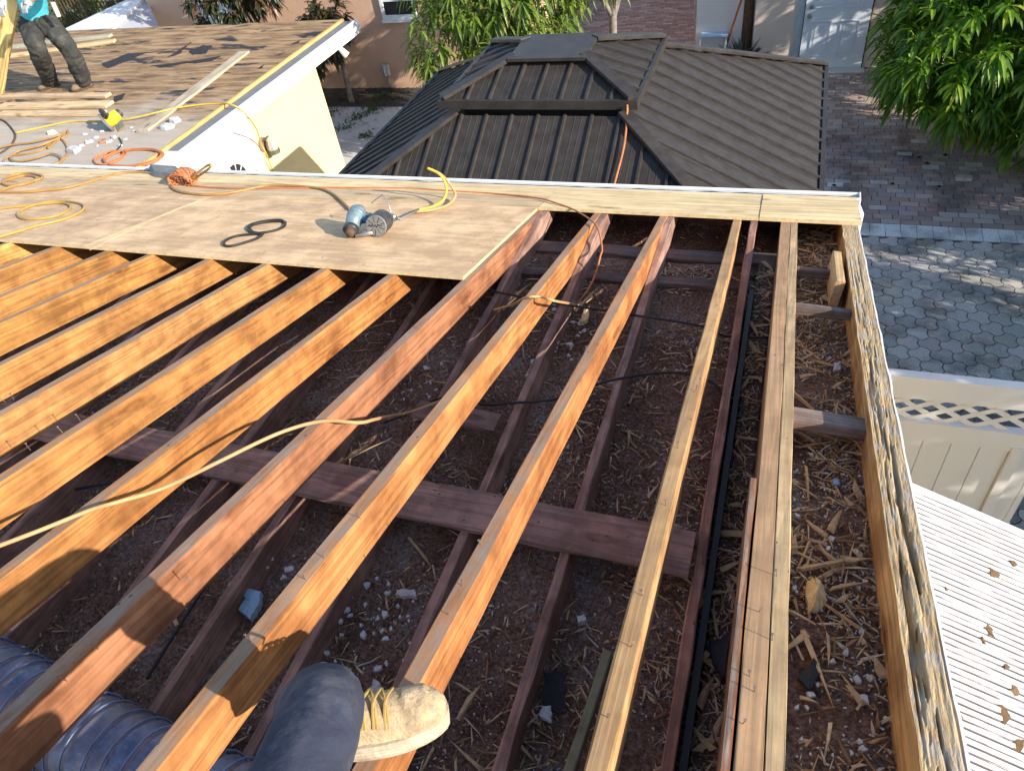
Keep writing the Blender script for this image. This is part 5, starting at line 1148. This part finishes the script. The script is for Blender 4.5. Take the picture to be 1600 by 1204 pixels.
# ================================================================== people
def remesh(o, vox, smooth=6, disp=None):
    m = o.modifiers.new('r','REMESH'); m.mode = 'VOXEL'; m.voxel_size = vox; m.use_smooth_shade = True
    s = o.modifiers.new('s','SMOOTH'); s.factor = .5; s.iterations = smooth
    if disp:
        t = bpy.data.textures.new('wrinkle','CLOUDS'); t.noise_scale = disp[1]; t.noise_depth = 2
        d = o.modifiers.new('d','DISPLACE'); d.texture = t; d.strength = disp[0]; d.mid_level = .5; d.texture_coords = 'LOCAL'
    return o
def limb(mb, pts, rad, sub=5, n=14):
    P = smooth_path(pts, sub); k = len(P)-1; m = len(rad)-1; r = []
    for i in range(k+1):
        t = i/k*m; j = min(int(t),m-1); r.append(rad[j]*(1-(t-j))+rad[j+1]*(t-j))
    mb.tube(P, r, n)
def boot(name, heel, toe, upv, mat, par, L=None, wid=.105, shaft=.12, sole_m=None, vox=.005):
    """boot from heel to toe with sole, rounded toe box and ankle shaft"""
    heel, toe = Vector(heel), Vector(toe); y = (toe-heel); L = L or y.length; W = frame(heel, y, upv)
    def outline(g):
        pts = []
        for k in range(36):
            a = 6.283*k/36; yy = .5-.5*math.cos(a); w = (wid/2)*(0.80+0.30*max(0,math.sin((yy-.25)*3.0))) * (abs(math.sin(a))**.72)*(1 if math.sin(a) >= 0 else -1)
            pts.append((w*g, L*(yy*(1+.02*(g-1))-.0)))
        return pts
    mb = MB(); lv = [(0,.97),(.010,1.0),(.013,.965),(.016,1.0),(.020,1.0),(.022,.965),(.026,1.0),(.034,1.0),(.036,.94)]
    rings = [[Vector((x,yy,z)) for x,yy in outline(g)] for z, g in lv]; n = 36; V = [W@p for r_ in rings for p in r_]
    F = [(i*n+k,i*n+(k+1)%n,(i+1)*n+(k+1)%n,(i+1)*n+k) for i in range(len(rings)-1) for k in range(n)]+[tuple(range(n-1,-1,-1)),tuple((len(rings)-1)*n+k for k in range(n))]
    mb.add(V,F); so = mb.build('sole', sole_m or mat, par)
    mb = MB()
    st_ = [(.04,.030,.060),(.12,.042,.085),(.25,.043,.095),(.42,.040,.082),(.58,.046,.068),(.74,.050,.060),(.87,.044,.054),(.94,.034,.044),(.985,.018,.026)]
    sec = []
    for t, w, h in st_:
        w = w*wid/.105; r_ = []
        for k in range(14):
            a = math.pi*k/13; r_.append(Vector((math.cos(a)*w*(1.0), L*t, .028+h*(max(0.0,math.sin(a))**.8))))
        r_ += [Vector((-w*.8,L*t,.022)), Vector((w*.8,L*t,.022))]; sec.append(r_)
    n = 16; V = [W@p for r_ in sec for p in r_]; F = [(i*n+k,i*n+(k+1)%n,(i+1)*n+(k+1)%n,(i+1)*n+k) for i in range(len(sec)-1) for k in range(n)]+[tuple(range(n-1,-1,-1)),tuple((len(sec)-1)*n+k for k in range(n))]
    mb.add(V,F); mb.tube([W@Vector((0,L*.20,.06)),W@Vector((0,L*.20,.12)),W@Vector((0,L*.17,.12+shaft))],[.052*wid/.105,.050*wid/.105,.052*wid/.105],16)
    mb.tube([W@Vector((0,L*.70,.055)),W@Vector((0,L*.86,.05))],[.040*wid/.105,.040*wid/.105],14)
    up = mb.build(name, mat, par); remesh(up, vox, 10, (.005,.035)); return up, W, L
# photographer, standing across the bare rafters behind the camera
def photographer():
    r0 = roof_z(.40)
    root = empty('person', (-.45,.05,r0), 'person in dusty dark jeans, one pale tan boot on a bare rafter', 'person')
    heel = on_roof(505,1168,.0); toe = on_roof(703,1118,.0)
    heel = toe+(heel-toe).normalized()*.30
    ub, W, L = boot('boot', heel, toe, RN, M['boot'], root, wid=.108, shaft=.015, sole_m=M['sole'], vox=.0035)
    # laces and eyelets over the instep
    for k, t in enumerate((.46,.53,.60)):
        h = .028+(.083,.077,.070)[k]; mb = MB(); mb.tube(smooth_path([W@Vector((-.040,L*(t-.01),h-.035)),W@Vector((-.02,L*t,h+.0)),W@Vector((.012,L*(t+.015),h+.004)),W@Vector((.040,L*(t+.01),h-.035))],4), .0036, 6); mb.build('lace', M['lace'], ub)
        mb = MB(); mb.tube(smooth_path([W@Vector((.040,L*(t-.01),h-.035)),W@Vector((.015,L*(t+.01),h+.004)),W@Vector((-.015,L*(t+.06),h+.0)),W@Vector((-.040,L*(t+.07),h-.03))],4), .0032, 6); mb.build('lace', M['lace'], ub)
    for sx in (-1,1): mb = MB(); mb.tube(smooth_path([W@Vector((0,L*.36,.125)),W@Vector((sx*.03,L*.36,.14)),W@Vector((sx*.045,L*.40,.12)),W@Vector((sx*.02,L*.42,.118))],4), .0032, 6); mb.build('lace', M['lace'], ub)
    ank = W@Vector((0,L*.18,.13)); knee = CAM+ray(500,1128)*1.03
    hip = Vector((-.36,-.30,r0+.66)); hip2 = Vector((-.16,-.36,r0+.66))
    f2 = Vector((-.16,-.42,roof_z(-.42))); knee2 = Vector((-.10,-.12,r0+.50)); ank2 = f2+Vector((0,0,.12))
    boot('boot', f2+Vector((0,-.08,0)), f2+Vector((.03,.21,-.05)), RN, M['boot'], root, sole_m=M['sole'], vox=.006)
    sh = Vector((-.26,-.42,r0+1.22)); 
    mb = MB(); limb(mb,[W@Vector((0,L*.20,.085)),ank.lerp(knee,.5),knee,knee.lerp(hip,.5),hip],[.060,.066,.060,.070,.085],8); limb(mb,[ank2,ank2.lerp(knee2,.5),knee2],[.062,.075,.075]); limb(mb,[knee2,knee2.lerp(hip2,.5),hip2],[.075,.088,.105]); limb(mb,[hip,hip2],[.095,.11]); limb(mb,[(hip+hip2)/2,(hip+hip2)/2+Vector((0,0,.16))],[.14,.14])
    tr = mb.build('jeans', M['denim'], root); remesh(tr, .008, 6, (.014,.055))
    mb = MB(); c = (hip+hip2)/2; limb(mb,[c+Vector((0,0,.1)),c.lerp(sh,.5),sh],[.14,.15,.16]); s1, s2 = sh+Vector((-.19,0,-.02)), sh+Vector((.19,.02,-.02)); limb(mb,[s1,sh,s2],[.075,.10,.075])
    hr, hl = Vector((.06,-.07,5.075)), Vector((-.09,-.06,5.06)); e2, e1 = Vector((.12,-.32,r0+1.02)), Vector((-.42,-.22,r0+1.0))
    limb(mb,[s2,e2,e2.lerp(hr,.6)],[.065,.055,.05]); limb(mb,[s1,e1,e1.lerp(hl,.6)],[.065,.055,.05]); sr = mb.build('shirt', M['greyshirt'], root); remesh(sr, .012, 5, (.012,.08))
    mb = MB(); limb(mb,[sh,sh+Vector((.02,.03,.12))],[.06,.055]); hd = sh+Vector((.03,.08,.24)); limb(mb,[hd+Vector((0,.01,-.10)),hd,hd+Vector((0,-.01,.10))],[.06,.085,.06]); mb.tube([hd+Vector((0,.08,0)),hd+Vector((0,.105,-.025))],[.012,.016],8)
    for hnd, e in ((hr,e2),(hl,e1)):
        d = (hnd-e).normalized(); sgn = 1 if hnd.x > 0 else -1
        limb(mb,[e.lerp(hnd,.5),e.lerp(hnd,.85),hnd],[.035,.03,.036])
        for k in range(4): mb.tube([hnd+Vector((0,0,.025-.017*k)),hnd+Vector((-.03*sgn,.03,.025-.017*k)),hnd+Vector((-.062*sgn+.004*k*sgn,.022,.022-.017*k))],[.010,.009,.007],7)
        mb.tube([hnd+Vector((0,-.01,-.02)),hnd+Vector((-.03*sgn,-.015,.01)),hnd+Vector((-.055*sgn,-.01,.02))],[.012,.010,.008],7)
    bd = mb.build('body', M['skin'], root); remesh(bd, .006, 3)
    mb = MB(); limb(mb,[hd+Vector((0,-.03,-.02)),hd+Vector((0,-.03,.06)),hd+Vector((0,0,.10))],[.075,.09,.05]); hh = mb.build('hair', M['hair'], root); remesh(hh, .012, 3)
    ph_ = MB(); Wp = Matrix(((CR.x,-CD.x,-_f.x,0),(CR.y,-CD.y,-_f.y,0),(CR.z,-CD.z,-_f.z,0),(0,0,0,1))); Wp = Matrix.Translation(CAM-_f*.02)@Wp
    ph_.obox(Wp, (-.13,-.055,0),(.03,.02,.008)); tag(ph_.build('phone', M['black']), 'black phone held by the person at the bottom edge', 'phone')
photographer()

def worker():
    z = CR_Z; Y0 = 7.6
    def J(px, py, dy=0): return on_y(px,py,Y0+dy)
    fl, fr = on_z(66,143,z), on_z(123,143,z)
    root = empty('person', (fl+fr)/2, 'worker in turquoise shirt and charcoal trousers holding a broad board on the flat roof', 'person')
    dirn = Vector((-.55,-.75,0)).normalized()
    al, ar = on_z(84,136,z), on_z(136,138,z)
    b1 = boot('boot', al-dirn*.10, al+dirn*.20, Vector((0,0,1)), M['boot_brown'], root, wid=.12, shaft=.08, sole_m=M['bark_dark'], vox=.008)
    b2 = boot('boot', ar-dirn*.10, ar+dirn*.20, Vector((0,0,1)), M['boot_brown'], root, wid=.12, shaft=.08, sole_m=M['bark_dark'], vox=.008)
    kl, kr = J(57,74,-.25), J(106,74,.0); hl, hr = J(47,38,.1), J(72,34,.1); wc = J(60,20,.15)
    mb = MB(); limb(mb,[al+Vector((0,0,.09)),al.lerp(kl,.55)+Vector((0,0,.05)),kl,kl.lerp(hl,.5),hl],[.105,.118,.112,.13,.14],8); limb(mb,[ar+Vector((0,0,.09)),ar.lerp(kr,.55)+Vector((.02,0,.04)),kr,kr.lerp(hr,.5),hr],[.105,.118,.112,.13,.14],8); limb(mb,[hl,hr],[.13,.13]); limb(mb,[(hl+hr)/2,wc],[.16,.15])
    tr = mb.build('trousers', M['trouser'], root); remesh(tr, .014, 4, (.05,.09))
    sh = J(38,-52,.1)
    mb = MB(); limb(mb,[J(56,26,.12),J(50,0,.12),sh],[.165,.17,.17]); s1, s2 = sh+Vector((-.2,-.05,0)), sh+Vector((.2,.03,0)); limb(mb,[s1,sh,s2],[.085,.11,.085]); eL, eR = J(-12,-25,-.2), J(78,-25,-.1); limb(mb,[s1,s1.lerp(eL,.6)],[.085,.07]); limb(mb,[s2,s2.lerp(eR,.6)],[.085,.07])
    s_ = mb.build('shirt', M['turq'], root); remesh(s_, .015, 5, (.03,.12))
    hL, hR = J(4,8,-.40), J(44,2,-.30)
    mb = MB(); limb(mb,[sh,sh+Vector((0,-.04,.14))],[.07,.065]); hd = sh+Vector((-.02,-.10,.26)); limb(mb,[hd+Vector((0,0,-.11)),hd,hd+Vector((0,.01,.10))],[.065,.09,.065]); limb(mb,[s1,eL,hL],[.06,.048,.036]); limb(mb,[s2,eR,hR],[.06,.048,.036]); mb.tube([hd+Vector((0,-.085,0)),hd+Vector((0,-.11,-.03))],[.012,.017],8)
    limb(mb,[al+Vector((0,0,.06)),kl,hl],[.03,.03,.04]); limb(mb,[ar+Vector((0,0,.06)),kr,hr],[.03,.03,.04]); limb(mb,[(hl+hr)/2,J(50,0,.12),sh],[.12,.13,.14])
    bd = mb.build('body', M['skin'], root); remesh(bd, .012, 4)
    mb = MB(); limb(mb,[hd+Vector((0,.03,0)),hd+Vector((0,.02,.09))],[.095,.07]); h_ = mb.build('hair', M['hair'], root); remesh(h_, .015, 3)
    for h, sg in ((hL,1),(hR,-1)):
        mb = MB(); limb(mb,[h+Vector((0,.05,.04)),h,h+Vector((0,-.04,-.04))],[.04,.05,.045]); 
        for k in range(4): mb.tube([h+Vector((sg*(.0+.022*k-.03),-.03,-.03)),h+Vector((sg*(.02+.022*k-.03),-.085,-.06)),h+Vector((sg*(.03+.022*k-.03),-.10,-.11))],[.016,.015,.012],7)
        mb.tube([h+Vector((sg*.045,0,0)),h+Vector((sg*.08,-.04,-.02)),h+Vector((sg*.085,-.07,-.06))],[.017,.016,.012],7)
        g_ = mb.build('glove', M['glove'], root); remesh(g_, .007, 3)
    mb = MB(); mb.tube([J(82,4,-.08),J(92,26,-.08)], .028, 8); hm = tag(mb.build('hammer_handle', M['new'], color=(.7,.62,.5)), 'pale hammer handle hanging at the worker hip', 'hammer')
worker()
